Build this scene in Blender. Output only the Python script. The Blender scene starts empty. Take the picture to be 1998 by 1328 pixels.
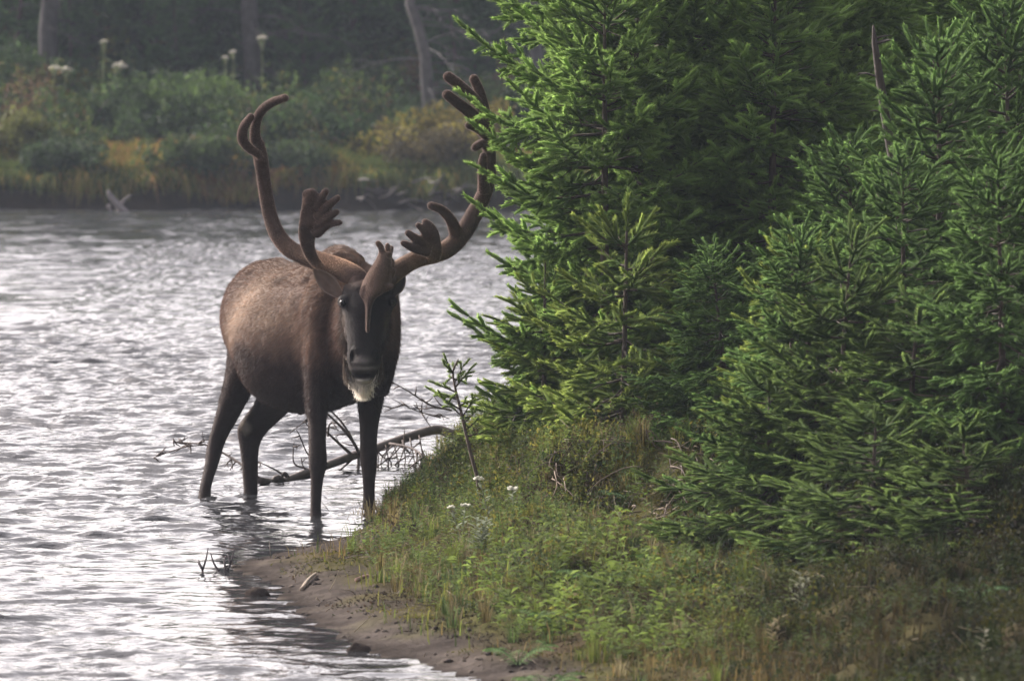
import bpy, math, random
import numpy as np
from mathutils import Vector

S = bpy.context.scene
COL = S.collection
R = math.radians

# ------------------------------------------------------------------ camera
CAM_H = 2.4
F = 12900.0          # focal length in photo pixels (photo 1998 wide)
HZ = -32.0           # photo row of the horizon
cam = bpy.data.cameras.new('camera')
camo = bpy.data.objects.new('camera', cam)
COL.objects.link(camo)
S.camera = camo
cam.sensor_width = 36.0
cam.lens = 36.0 * F / 1998.0
cam.shift_y = -(664.0 - HZ) / 1998.0
cam.clip_start = 0.5
cam.clip_end = 2000
cam.dof.use_dof = True
cam.dof.focus_distance = 29.3
cam.dof.aperture_fstop = 7.1
camo.location = (0, 0, CAM_H)
camo.rotation_euler = (R(90), 0, 0)

# ------------------------------------------------------------------ world, sun, exposure
SUN_EL, SUN_AZ = 33.0, -49.0
w = bpy.data.worlds.new('World')
S.world = w
w.use_nodes = True
nt = w.node_tree
sk = nt.nodes.new('ShaderNodeTexSky')
sk.sky_type = 'NISHITA'
sk.sun_disc = False
sk.sun_elevation = R(SUN_EL)
sk.sun_rotation = R(SUN_AZ)
sk.dust_density = 5.0
sk.air_density = 1.0
sk.ozone_density = 1.5
hs = nt.nodes.new('ShaderNodeHueSaturation')
hs.inputs['Saturation'].default_value = 0.35
nt.links.new(sk.outputs[0], hs.inputs['Color'])
# unseen cloud patches, added to the sky to vary the water's reflections
ctc = nt.nodes.new('ShaderNodeTexCoord'); cmp_ = nt.nodes.new('ShaderNodeMapping'); cmp_.inputs['Scale'].default_value = (1, 1, 3.0)
cnz = nt.nodes.new('ShaderNodeTexNoise'); cnz.inputs['Scale'].default_value = 3.2; cnz.inputs['Detail'].default_value = 5
cmr = nt.nodes.new('ShaderNodeMapRange'); cmr.inputs['From Min'].default_value = .38; cmr.inputs['From Max'].default_value = .62
cmr.inputs['To Min'].default_value = .5; cmr.inputs['To Max'].default_value = 1.75
cvm = nt.nodes.new('ShaderNodeVectorMath'); cvm.operation = 'SCALE'; ctn = nt.nodes.new('ShaderNodeVectorMath'); ctn.operation = 'MULTIPLY'; ctn.inputs[1].default_value = (1.09, 1.0, .98)
nt.links.new(ctc.outputs['Generated'], cmp_.inputs[0]); nt.links.new(cmp_.outputs[0], cnz.inputs['Vector']); nt.links.new(cnz.outputs['Fac'], cmr.inputs['Value'])
nt.links.new(hs.outputs[0], cvm.inputs[0]); nt.links.new(cmr.outputs[0], cvm.inputs['Scale']); nt.links.new(cvm.outputs[0], ctn.inputs[0])
nt.links.new(ctn.outputs[0], nt.nodes['Background'].inputs[0])
nt.nodes['Background'].inputs[1].default_value = 0.14
sl = bpy.data.lights.new('sun', 'SUN')
sl.energy = 4.0
sl.angle = R(9)
sl.color = (1.0, 0.96, 0.90)
so = bpy.data.objects.new('sun', sl)
COL.objects.link(so)
sd = Vector((math.sin(R(SUN_AZ)) * math.cos(R(SUN_EL)), math.cos(R(SUN_AZ)) * math.cos(R(SUN_EL)), math.sin(R(SUN_EL))))
so.rotation_euler = sd.to_track_quat('Z', 'Y').to_euler()
so.location = sd * 60
S.view_settings.view_transform = 'Standard'
S.view_settings.look = 'None'
S.view_settings.gamma = 1
S.view_settings.exposure = 1.2
S.cycles.use_denoising = True
S.cycles.max_bounces = 6
S.cycles.diffuse_bounces = 3
S.cycles.glossy_bounces = 3
S.cycles.transmission_bounces = 3
S.cycles.transparent_max_bounces = 6
S.cycles.volume_bounces = 1

# ------------------------------------------------------------------ helpers
def at(px, py, Y):
    return ((px - 999.0) / F * Y, Y, CAM_H - (py - HZ) / F * Y)

def ground_y(py, z=0.0):
    return (CAM_H - z) * F / (py - HZ)

def unit(v):
    v = np.asarray(v, float)
    n = np.linalg.norm(v, axis=-1, keepdims=True)
    return v / np.maximum(n, 1e-9)

def smooth(a, b, x):
    t = np.clip((x - a) / (b - a), 0, 1)
    return t * t * (3 - 2 * t)

_tab = np.random.RandomState(7).rand(256, 256)
def vnoise(x, y):
    xi = np.floor(x).astype(int); yi = np.floor(y).astype(int)
    fx = x - xi; fy = y - yi
    fx = fx * fx * (3 - 2 * fx); fy = fy * fy * (3 - 2 * fy)
    a = _tab[xi & 255, yi & 255]; b = _tab[(xi + 1) & 255, yi & 255]
    c = _tab[xi & 255, (yi + 1) & 255]; d = _tab[(xi + 1) & 255, (yi + 1) & 255]
    return (a * (1 - fx) + b * fx) * (1 - fy) + (c * (1 - fx) + d * fx) * fy
def fbm(x, y, o=4):
    s = 0; a = .5; t = 0
    for k in range(o):
        s = s + a * vnoise(x * 2 ** k + 17.3 * k, y * 2 ** k + 5.1 * k); t += a; a *= .5
    return s / t

def tag(o, label=None, cat=None, group=None, kind=None):
    if label: o['label'] = label
    if cat: o['category'] = cat
    if group: o['group'] = group
    if kind: o['kind'] = kind
    return o

def empty(name, loc, label, cat, group=None):
    o = bpy.data.objects.new(name, None)
    o.empty_display_size = .1
    COL.objects.link(o)
    o.location = loc
    return tag(o, label, cat, group)

class MB:
    """collects vertices, faces and vertex colours and links them as ONE mesh object"""
    def __init__(s):
        s.v = []; s.t = []; s.q = []; s.c = []; s.n = 0
    def add(s, v, tris=None, quads=None, col=(1, 1, 1)):
        v = np.asarray(v, np.float32).reshape(-1, 3)
        s.v.append(v)
        if tris is not None and len(tris): s.t.append(np.asarray(tris, np.int64).reshape(-1, 3) + s.n)
        if quads is not None and len(quads): s.q.append(np.asarray(quads, np.int64).reshape(-1, 4) + s.n)
        c = np.asarray(col, np.float32)
        if c.ndim == 1: c = np.tile(c, (len(v), 1))
        s.c.append(c[:, :3]); s.n += len(v)
    def tube(s, P, rad, n=6, col=(1, 1, 1), flat=1.0, col2=None):
        P = np.asarray(P, float); m = len(P)
        rad = np.broadcast_to(np.asarray(rad, float), (m,))
        T = unit(np.gradient(P, axis=0))
        ref = np.array([0, 0, 1.]) if abs(T[0, 2]) < .9 else np.array([0, 1., 0])
        N = []; a = unit(np.cross(T[0], ref))
        for k in range(m):
            a = unit(a - T[k] * np.dot(a, T[k])); N.append(a)
        N = np.array(N); B = np.cross(T, N)
        th = np.arange(n) / n * 2 * np.pi
        ring = P[:, None] + rad[:, None, None] * (np.cos(th)[None, :, None] * N[:, None] * flat + np.sin(th)[None, :, None] * B[:, None])
        v = ring.reshape(-1, 3)
        q = [(k * n + i, k * n + (i + 1) % n, (k + 1) * n + (i + 1) % n, (k + 1) * n + i) for k in range(m - 1) for i in range(n)]
        v = np.vstack([v, P[:1] - T[:1] * rad[0] * .3, P[-1:] + T[-1:] * rad[-1] * .6])
        t = [(m * n, (i + 1) % n, i) for i in range(n)] + [(m * n + 1, (m - 1) * n + i, (m - 1) * n + (i + 1) % n) for i in range(n)]
        if col2 is not None:
            f = np.append(np.repeat(np.linspace(0, 1, m), n), [0, 1])[:, None]
            col = np.asarray(col)[None] * (1 - f) + np.asarray(col2)[None] * f
        s.add(v, t, q, col)
    def loft(s, C, U, V, a, bt, bb=None, n=24, col=(1, 1, 1), egg=0.0, pw=1.0):
        """rings: centre C, side U * a, up V * bt above / bb below"""
        C = np.asarray(C, float); m = len(C)
        U = np.broadcast_to(np.asarray(U, float), (m, 3)); V = np.broadcast_to(np.asarray(V, float), (m, 3))
        a = np.asarray(a, float); bt = np.asarray(bt, float); bb = bt if bb is None else np.asarray(bb, float)
        egg = np.broadcast_to(egg, (m,))
        th = np.arange(n) / n * 2 * np.pi
        c = np.cos(th); si = np.sin(th)
        c = np.sign(c) * np.abs(c) ** pw; si = np.sign(si) * np.abs(si) ** pw
        hv = np.where(si[None] > 0, bt[:, None], bb[:, None]) * si[None]
        hu = a[:, None] * c[None] * (1 - egg[:, None] * si[None])
        v = (C[:, None] + hu[..., None] * U[:, None] + hv[..., None] * V[:, None]).reshape(-1, 3)
        q = [(k * n + i, k * n + (i + 1) % n, (k + 1) * n + (i + 1) % n, (k + 1) * n + i) for k in range(m - 1) for i in range(n)]
        v = np.vstack([v, C[:1], C[-1:]])
        t = [(m * n, (i + 1) % n, i) for i in range(n)] + [(m * n + 1, (m - 1) * n + i, (m - 1) * n + (i + 1) % n) for i in range(n)]
        s.add(v, t, q, col)
    def build(s, name, mat, parent=None, smooth_=True, origin=None):
        V = np.vstack(s.v).astype(np.float32)
        if parent is not None:
            o_ = np.zeros(3); p = parent
            while p is not None:
                o_ += np.array(p.location); p = p.parent
            V = V - o_.astype(np.float32); org = None
        else:
            org = np.asarray(origin if origin is not None else (0, 0, 0), np.float32)
            V = V - org
        T = np.vstack(s.t) if s.t else np.zeros((0, 3), int)
        Q = np.vstack(s.q) if s.q else np.zeros((0, 4), int)
        me = bpy.data.meshes.new(name)
        me.vertices.add(len(V)); me.vertices.foreach_set('co', V.ravel())
        loops = np.concatenate([T.ravel(), Q.ravel()]).astype(np.int32)
        me.loops.add(len(loops)); me.loops.foreach_set('vertex_index', loops)
        ls = np.concatenate([np.arange(len(T)) * 3, len(T) * 3 + np.arange(len(Q)) * 4]).astype(np.int32)
        me.polygons.add(len(ls)); me.polygons.foreach_set('loop_start', ls)
        me.update(calc_edges=True)
        me.validate()
        ca = me.color_attributes.new('Col', 'FLOAT_COLOR', 'POINT')
        C4 = np.ones((len(V), 4), np.float32); C4[:, :3] = np.vstack(s.c)
        if len(me.vertices) == len(V): ca.data.foreach_set('color', C4.ravel())
        if smooth_: me.polygons.foreach_set('use_smooth', np.ones(len(me.polygons), bool))
        me.materials.append(mat)
        o = bpy.data.objects.new(name, me); COL.objects.link(o)
        if parent is not None: o.parent = parent
        elif org is not None: o.location = org.tolist()
        return o

def catmull(P, n=6):
    P = np.asarray(P, float)
    Q = np.vstack([2 * P[0] - P[1], P, 2 * P[-1] - P[-2]]); out = []
    for i in range(1, len(Q) - 2):
        for t in np.arange(n) / n:
            out.append(.5 * (2 * Q[i] + (Q[i + 1] - Q[i - 1]) * t + (2 * Q[i - 1] - 5 * Q[i] + 4 * Q[i + 1] - Q[i + 2]) * t * t + (3 * Q[i] - Q[i - 1] - 3 * Q[i + 1] + Q[i + 2]) * t ** 3))
    out.append(Q[-2]); return np.array(out)

# ------------------------------------------------------------------ materials
def mat(name, rough=.8, col=None, var=.25, nscale=20, bump=0, bscale=60, sheen=0, transl=0, spec=.3, coat=0, sheen_r=.4, tcol=1.3, gain=1.0):
    """principled material tinted by the mesh's Col attribute and broken up with noise"""
    m = bpy.data.materials.new(name); m.use_nodes = True
    n = m.node_tree; b = n.nodes['Principled BSDF']; out = n.nodes['Material Output']
    b.inputs['Roughness'].default_value = rough
    b.inputs['Specular IOR Level'].default_value = spec
    if sheen:
        b.inputs['Sheen Weight'].default_value = sheen; b.inputs['Sheen Roughness'].default_value = sheen_r
        b.inputs['Sheen Tint'].default_value = (.9, .7, .6, 1)
    if coat: b.inputs['Coat Weight'].default_value = coat
    tc = n.nodes.new('ShaderNodeTexCoord')
    nz = n.nodes.new('ShaderNodeTexNoise'); nz.inputs['Scale'].default_value = nscale; nz.inputs['Detail'].default_value = 5
    n.links.new(tc.outputs['Object'], nz.inputs['Vector'])
    mr = n.nodes.new('ShaderNodeMapRange')
    mr.inputs['From Min'].default_value = .3; mr.inputs['From Max'].default_value = .7
    mr.inputs['To Min'].default_value = gain * (1 - var); mr.inputs['To Max'].default_value = gain * (1 + var)
    n.links.new(nz.outputs['Fac'], mr.inputs['Value'])
    if col is None:
        a = n.nodes.new('ShaderNodeAttribute'); a.attribute_name = 'Col'; src = a.outputs['Color']
    else:
        rgb = n.nodes.new('ShaderNodeRGB'); rgb.outputs[0].default_value = (*col, 1); src = rgb.outputs[0]
    vm = n.nodes.new('ShaderNodeVectorMath'); vm.operation = 'SCALE'
    n.links.new(src, vm.inputs[0]); n.links.new(mr.outputs[0], vm.inputs['Scale'])
    n.links.new(vm.outputs[0], b.inputs['Base Color'])
    if bump:
        n2 = n.nodes.new('ShaderNodeTexNoise'); n2.inputs['Scale'].default_value = bscale; n2.inputs['Detail'].default_value = 6
        n.links.new(tc.outputs['Object'], n2.inputs['Vector'])
        bp = n.nodes.new('ShaderNodeBump'); bp.inputs['Strength'].default_value = 1; bp.inputs['Distance'].default_value = bump
        n.links.new(n2.outputs['Fac'], bp.inputs['Height']); n.links.new(bp.outputs[0], b.inputs['Normal'])
    if transl:
        tr = n.nodes.new('ShaderNodeBsdfTranslucent')
        v2 = n.nodes.new('ShaderNodeVectorMath'); v2.operation = 'SCALE'; v2.inputs['Scale'].default_value = tcol
        n.links.new(vm.outputs[0], v2.inputs[0]); n.links.new(v2.outputs[0], tr.inputs['Color'])
        mx = n.nodes.new('ShaderNodeMixShader'); mx.inputs[0].default_value = transl
        n.links.new(b.outputs[0], mx.inputs[1]); n.links.new(tr.outputs[0], mx.inputs[2]); n.links.new(mx.outputs[0], out.inputs[0])
    return m

M_needle = mat('spruce_needles', rough=.85, transl=.45, var=.25, nscale=2.2, spec=.08, tcol=1.5)
M_bark = mat('bark', rough=.9, bump=.01, bscale=50, var=.3, nscale=15)
M_dead = mat('dead_wood', rough=.85, bump=.004, bscale=80, var=.3, nscale=12)
M_leaf = mat('leaves', gain=.74, rough=.75, transl=.4, var=.25, nscale=3, tcol=1.5, spec=.12)
M_grass = mat('grass', gain=.74, rough=.8, transl=.4, var=.25, nscale=3, tcol=1.4, spec=.1)
M_moss = mat('moss', gain=.74, rough=.95, transl=.2, var=.3, nscale=8, spec=.05)
M_flower = mat('petals', rough=.8, transl=.2, var=.1)
M_coat = mat('fur_coat', rough=.85, sheen=.06, sheen_r=.5, bump=.003, bscale=90, var=.16, nscale=26, spec=.15)
M_hair = mat('fur_hair', rough=.7, transl=.3, var=.2, nscale=30, spec=.2, tcol=1.6)
M_velvet = mat('antler_velvet', rough=.9, sheen=.1, sheen_r=.35, var=.15, nscale=40, bump=.0015, bscale=160, spec=.1)
M_eye = mat('eye', rough=.12, col=(.006, .005, .004), var=0, spec=.25)
M_dark = mat('dark_skin', rough=.5, var=.2, nscale=60, bump=.001, bscale=200)

# ------------------------------------------------------------------ terrain
LAND = np.array([(-.139, 22.76), (-.33, 23.2), (-.43, 23.5), (-.573, 23.92), (-.70, 24.35), (-.80, 24.9), (-.92, 25.87), (-1.02, 26.6), (-1.17, 27.25), (-1.10, 27.6),
                 (-.93, 28.2), (-.78, 28.6), (-.66, 29.2), (-.60, 30.0), (-.53, 31.0), (-.49, 32.0), (-.44, 33.3), (-.3, 34.6), (.3, 36.5), (1.5, 39),
                 (4, 43), (10, 50), (30, 57), (190, 62), (190, -60), (-190, -60), (-190, -9), (-20, 2), (-6, 8), (-1.5, 14), (.25, 18), (.35, 20), (.1, 21.8)])
def land_dist(x, y):
    """signed distance to the near land's shoreline, positive inland"""
    shp = np.shape(x); x = np.ravel(x); y = np.ravel(y)
    best = np.full(len(x), 1e9); ins = np.zeros(len(x), bool)
    n = len(LAND)
    for i in range(n):
        a = LAND[i]; b = LAND[(i + 1) % n]
        e = b - a; L = e @ e
        t = np.clip(((x - a[0]) * e[0] + (y - a[1]) * e[1]) / L, 0, 1)
        best = np.minimum(best, (x - a[0] - t * e[0]) ** 2 + (y - a[1] - t * e[1]) ** 2)
        if a[1] != b[1]:
            c = ((a[1] > y) != (b[1] > y)) & (x < (b[0] - a[0]) * (y - a[1]) / (b[1] - a[1]) + a[0])
            ins ^= c
    d = np.sqrt(best)
    return np.where(ins, d, -d).reshape(shp)

FAR = 70.0
def far_shore(x):
    return FAR + 1.2 * (fbm(x * .5 + 40, x * 0 + 3.3) - .5) + .4 * (fbm(x * 2.5 + 9, x * 0 + 1.3) - .5)

def bare(x, y):
    g = y - riser(x)
    return smooth(-1.0, -.6, g) * smooth(.5, .3, g) * smooth(.0, .25, x) * smooth(1.15, .9, x) * smooth(.22, .42, fbm(x * 4 + 2, y * 3, 3))

def riser(x):
    return np.interp(x, [-.5, -.1, .15, .9, 1.3, 2.2, 4], [30.2, 28.3, 27.2, 26.6, 24.6, 22.3, 20])

def terrain(x, y):
    d = land_dist(x, y) + .12 * (fbm(x * 4, y * 2.5) - .5)
    n1 = fbm(x * 3.1 + 11, y * 2.0 + 3) - .5
    n2 = fbm(x * 11 + 1, y * 9 + 7) - .5
    low = .10 * smooth(0, .3, d) * smooth(28.6, 29.6, y) + .04 * smooth(0, .35, d) + .17 * smooth(.35, 1.3, d)
    # riser: the higher, spruce-covered shelf whose eroded face looks at the camera
    yc = np.interp(x, [-.5, -.1, .15, .9, 1.3, 2.2, 4], [30.2, 28.3, 27.2, 26.6, 24.6, 22.3, 20])
    sh = smooth(-.15, .35, y - yc + .5 * n1) * smooth(.12, .70, d)
    right = smooth(.7, 1.9, x) * .10 * smooth(.3, 1.2, d)
    h = low + .25 * sh + right + (n1 * .30 + n2 * .07) * smooth(.35, 1.1, d) + n2 * .018 * smooth(-.1, .2, d)
    h = h + smooth(3, 60, d) * .8
    bed = -.03 - .45 * smooth(0, 3.5, -d) - .04
    h = np.where(d > 0, h, np.minimum(bed + .03 + .06 * d, .0) + n2 * .012)
    # far bank
    f = y - far_shore(x)
    hf = .24 * smooth(-.05, .45, f + .5 * (fbm(x * 2.1, y * 0 + 4, 3) - .5)) + .13 * np.clip(f, 0, 7) + .02 * np.clip(f - 7, 0, 60) + (fbm(x * 1.4, y * 1.4) - .5) * .45 * smooth(.4, 2, f)
    h = np.where(f > 0, hf, np.where(f > -3, np.maximum(h, -.45 + .45 * smooth(-3, 0, f) - .02), h))
    return h

def gridlines(segs):
    out = []
    for a, b, s in segs:
        out.append(np.arange(a, b, s))
    out.append([segs[-1][1]])
    return np.concatenate(out)

def sheet(name, gx, gy, hf, m, colf=None):
    X, Y = np.meshgrid(gx, gy)
    Z = hf(X, Y)
    V = np.stack([X, Y, Z], -1).reshape(-1, 3)
    nx = len(gx); ny = len(gy)
    i = np.arange(nx * ny).reshape(ny, nx)
    Q = np.stack([i[:-1, :-1], i[:-1, 1:], i[1:, 1:], i[1:, :-1]], -1).reshape(-1, 4)
    b = MB(); b.add(V, None, Q, colf(V) if colf else (1, 1, 1))
    return b.build(name, m)

def ground_col(V):
    x, y, z = V.T
    d = land_dist(x, y)
    n = fbm(x * 5, y * 4, 5)[:, None]; n2 = fbm(x * 1.7 + 5, y * 1.2, 3)[:, None]
    mud = np.array([.056, .047, .042]) * (.5 + 1.0 * n) * (.55 + .45 * smooth(.02, .16, d))[:, None]
    soil = np.array([.045, .032, .024]) * (.6 + .8 * n)
    moss = np.array([.05, .052, .018]) * (.6 + .8 * n)
    veg = smooth(.15, .5, d + .4 * smooth(28.2, 29.3, y) * (d > .02) + .5 * (n[:, 0] - .5))[:, None]
    low = mud * (1 - veg) + (soil * (1 - n2) + moss * n2) * veg
    veg = veg * (1 - .9 * bare(x, y)[:, None]); n2 = n2 * (1 - bare(x, y)[:, None])
    mud = np.where(bare(x, y)[:, None] > .3, soil * .8, mud)
    far = y > 60
    fv = smooth(.2, 1.2, y - far_shore(x))[:, None]
    lowf = np.array([.014, .011, .009]) * (1 - fv) + np.array([.025, .028, .014]) * fv
    c = np.where(far[:, None], lowf, low)
    return np.where(((d < 0) & ~far)[:, None], np.array([[.05, .042, .036]]), c)

M_ground = mat('ground', rough=1.0, bump=.014, bscale=35, var=.3, nscale=9, spec=.0)
gx = gridlines([(-200, -20, 12), (-20, -8, 2), (-8, -2.4, .2), (-2.4, 3.4, .045), (3.4, 8, .2), (8, 20, 2), (20, 200, 12)])
gy = gridlines([(-70, 14, 6), (14, 18, .4), (18, 37, .055), (37, 66, .7), (66, 79, .16), (79, 110, 2), (110, 300, 15)])
tag(sheet('ground', gx, gy, terrain, M_ground, ground_col), kind='structure')

# ------------------------------------------------------------------ water
M_water = bpy.data.materials.new('river_water'); M_water.use_nodes = True
n = M_water.node_tree; b = n.nodes['Principled BSDF']
b.inputs['Base Color'].default_value = (.022, .022, .024, 1)
b.inputs['Roughness'].default_value = .06
b.inputs['IOR'].default_value = 1.33
b.inputs['Specular IOR Level'].default_value = .5
tc = n.nodes.new('ShaderNodeTexCoord')
prev = None
for sc, dist, rot in ((9, .018, .4), (26, .006, -.5)):
    mp = n.nodes.new('ShaderNodeMapping'); mp.inputs['Scale'].default_value = (.55, 1, 1); mp.inputs['Rotation'].default_value = (0, 0, rot)
    nz = n.nodes.new('ShaderNodeTexNoise'); nz.inputs['Scale'].default_value = sc; nz.inputs['Detail'].default_value = 3
    n.links.new(tc.outputs['Object'], mp.inputs[0]); n.links.new(mp.outputs[0], nz.inputs['Vector'])
    bp = n.nodes.new('ShaderNodeBump'); bp.inputs['Distance'].default_value = dist
    n.links.new(nz.outputs['Fac'], bp.inputs['Height'])
    if prev: n.links.new(prev.outputs[0], bp.inputs['Normal'])
    prev = bp
at_ = n.nodes.new('ShaderNodeAttribute'); at_.attribute_name = 'Col'
for l in n.nodes:
    if l.type == 'BUMP': n.links.new(at_.outputs['Fac'], l.inputs['Strength'])
n.links.new(prev.outputs[0], b.inputs['Normal'])

_r = np.random.RandomState(3)
WAVES = []
for k in range(66):
    lam = .055 * (.36 / .055) ** _r.rand()
    a = _r.normal(1.45, .55)
    WAVES.append((2 * np.pi / lam * np.cos(a), 2 * np.pi / lam * np.sin(a), lam * .0068 * (.6 + .8 * _r.rand()), _r.rand() * 6.28))
def calm(x, y):
    d = land_dist(x, y)
    c = .30 + .70 * smooth(0.0, 1.2, -d)
    return c * (.45 + 1.1 * fbm(x * .9 + 3, y * .22 + 8, 3))
LEGS = [at(616, 1005, 29.86)[:2], at(720, 992, 30.23)[:2], at(399, 972, 30.85)[:2], at(489, 968, 31.01)[:2]]
def water_h(x, y):
    wx = x + .5 * fbm(x * .8, y * .5); wy = y + .8 * fbm(x * .7 + 9, y * .4 + 4)
    h = 0
    for kx, ky, a, p in WAVES: h = h + a * np.sin(kx * wx + ky * wy + p)
    for lx, ly in LEGS:      # rings where the legs enter the water
        q = np.hypot(x - lx, y - ly); h = h + .012 * np.exp(-q / .10) * np.cos(q * 6.283 / .075) / np.maximum(calm(x, y), .3)
    lim = smooth(9, 7, np.abs(x)) * smooth(18, 20, y)
    return h * calm(x, y) * lim
def wcol(V):
    c = np.clip(calm(V[:, 0], V[:, 1]), .0, 1.6)[:, None] * np.ones((1, 3)); return c * .8
wx = gridlines([(-200, -20, 12), (-20, -8, 2), (-8, -3.4, .2), (-3.4, 1.5, .026), (1.5, 8, .2), (8, 20, 3), (20, 200, 12)])
wy = gridlines([(-60, 16, 6), (16, 21, .5), (21, 45, .026), (45, 73, .05)])
tag(sheet('river', wx, wy, water_h, M_water, wcol), kind='structure')

# ------------------------------------------------------------------ shoots and spruce
def shoot_template(seed, needles=54, core=5, wide=.105):
    r = np.random.RandomState(seed)
    V = []; T = []; tn = []
    ts = np.array([0, .45, .85, 1.0]); rr = np.array([.34, .42, .38, .12])
    bend = r.normal(0, .16, 2)
    for t, q in zip(ts, rr):
        for i in range(core):
            a = i / core * 6.283
            V.append((q * math.cos(a) + bend[0] * 3 * t * t, q * math.sin(a) + bend[1] * 3 * t * t, t)); tn.append(t * .5)
    for k in range(3):
        for i in range(core):
            a, b_ = k * core + i, k * core + (i + 1) % core
            T += [(a, b_, b_ + core), (a, b_ + core, a + core)]
    for i in range(needles):
        t = (i + r.rand()) / needles; a = r.rand() * 6.283
        c, s_ = math.cos(a), math.sin(a)
        off = (bend[0] * 3 * t * t, bend[1] * 3 * t * t)
        l = (1.0 if t < .8 else .8) * r.uniform(.85, 1.1)
        up = .11 + .10 * t
        k = len(V)
        wv = wide * r.uniform(.8, 1.2)
        V += [(c * .25 - s_ * wv + off[0], s_ * .25 + c * wv + off[1], t - .03), (c * .25 + s_ * wv + off[0], s_ * .25 - c * wv + off[1], t), (c * l + off[0], s_ * l + off[1], min(t + up, 1.08))]
        T.append((k, k + 1, k + 2)); tn += [t * .6, t * .6, .35 + t * .65]
    return np.array(V), np.array(T), np.array(tn)
TEMPL = [shoot_template(i) for i in range(4)]
TEMPL_LOW = [shoot_template(i + 10, 14, 4, .3) for i in range(3)]

def add_shoots(mb, P, D, L, r_, tone, base, tip, rng, templ=TEMPL):
    P = np.asarray(P, float); D = unit(D); L = np.asarray(L, float); tone = np.asarray(tone, float)
    N = len(P)
    r_ = np.broadcast_to(r_, (N,))
    ref = rng.normal(size=(N, 3))
    X = unit(np.cross(D, ref)); Yv = np.cross(D, X)
    pick = rng.randint(0, len(templ), N)
    base = np.asarray(base); tip = np.asarray(tip)
    for k, (tv, tt, tn) in enumerate(templ):
        m = pick == k
        if not m.any(): continue
        rr = r_[m][:, None, None]
        V = P[m][:, None] + tv[None, :, :1] * rr * X[m][:, None] + tv[None, :, 1:2] * rr * Yv[m][:, None] + tv[None, :, 2:] * L[m][:, None, None] * D[m][:, None]
        nn = m.sum()
        T = (tt[None] + (np.arange(nn) * len(tv))[:, None, None]).reshape(-1, 3)
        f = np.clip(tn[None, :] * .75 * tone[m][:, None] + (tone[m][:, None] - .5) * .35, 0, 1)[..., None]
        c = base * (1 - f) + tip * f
        c = c * rng.uniform(.8, 1.2, (nn, 1, 1))
        mb.add(V.reshape(-1, 3), T, None, c.reshape(-1, 3))

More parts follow.
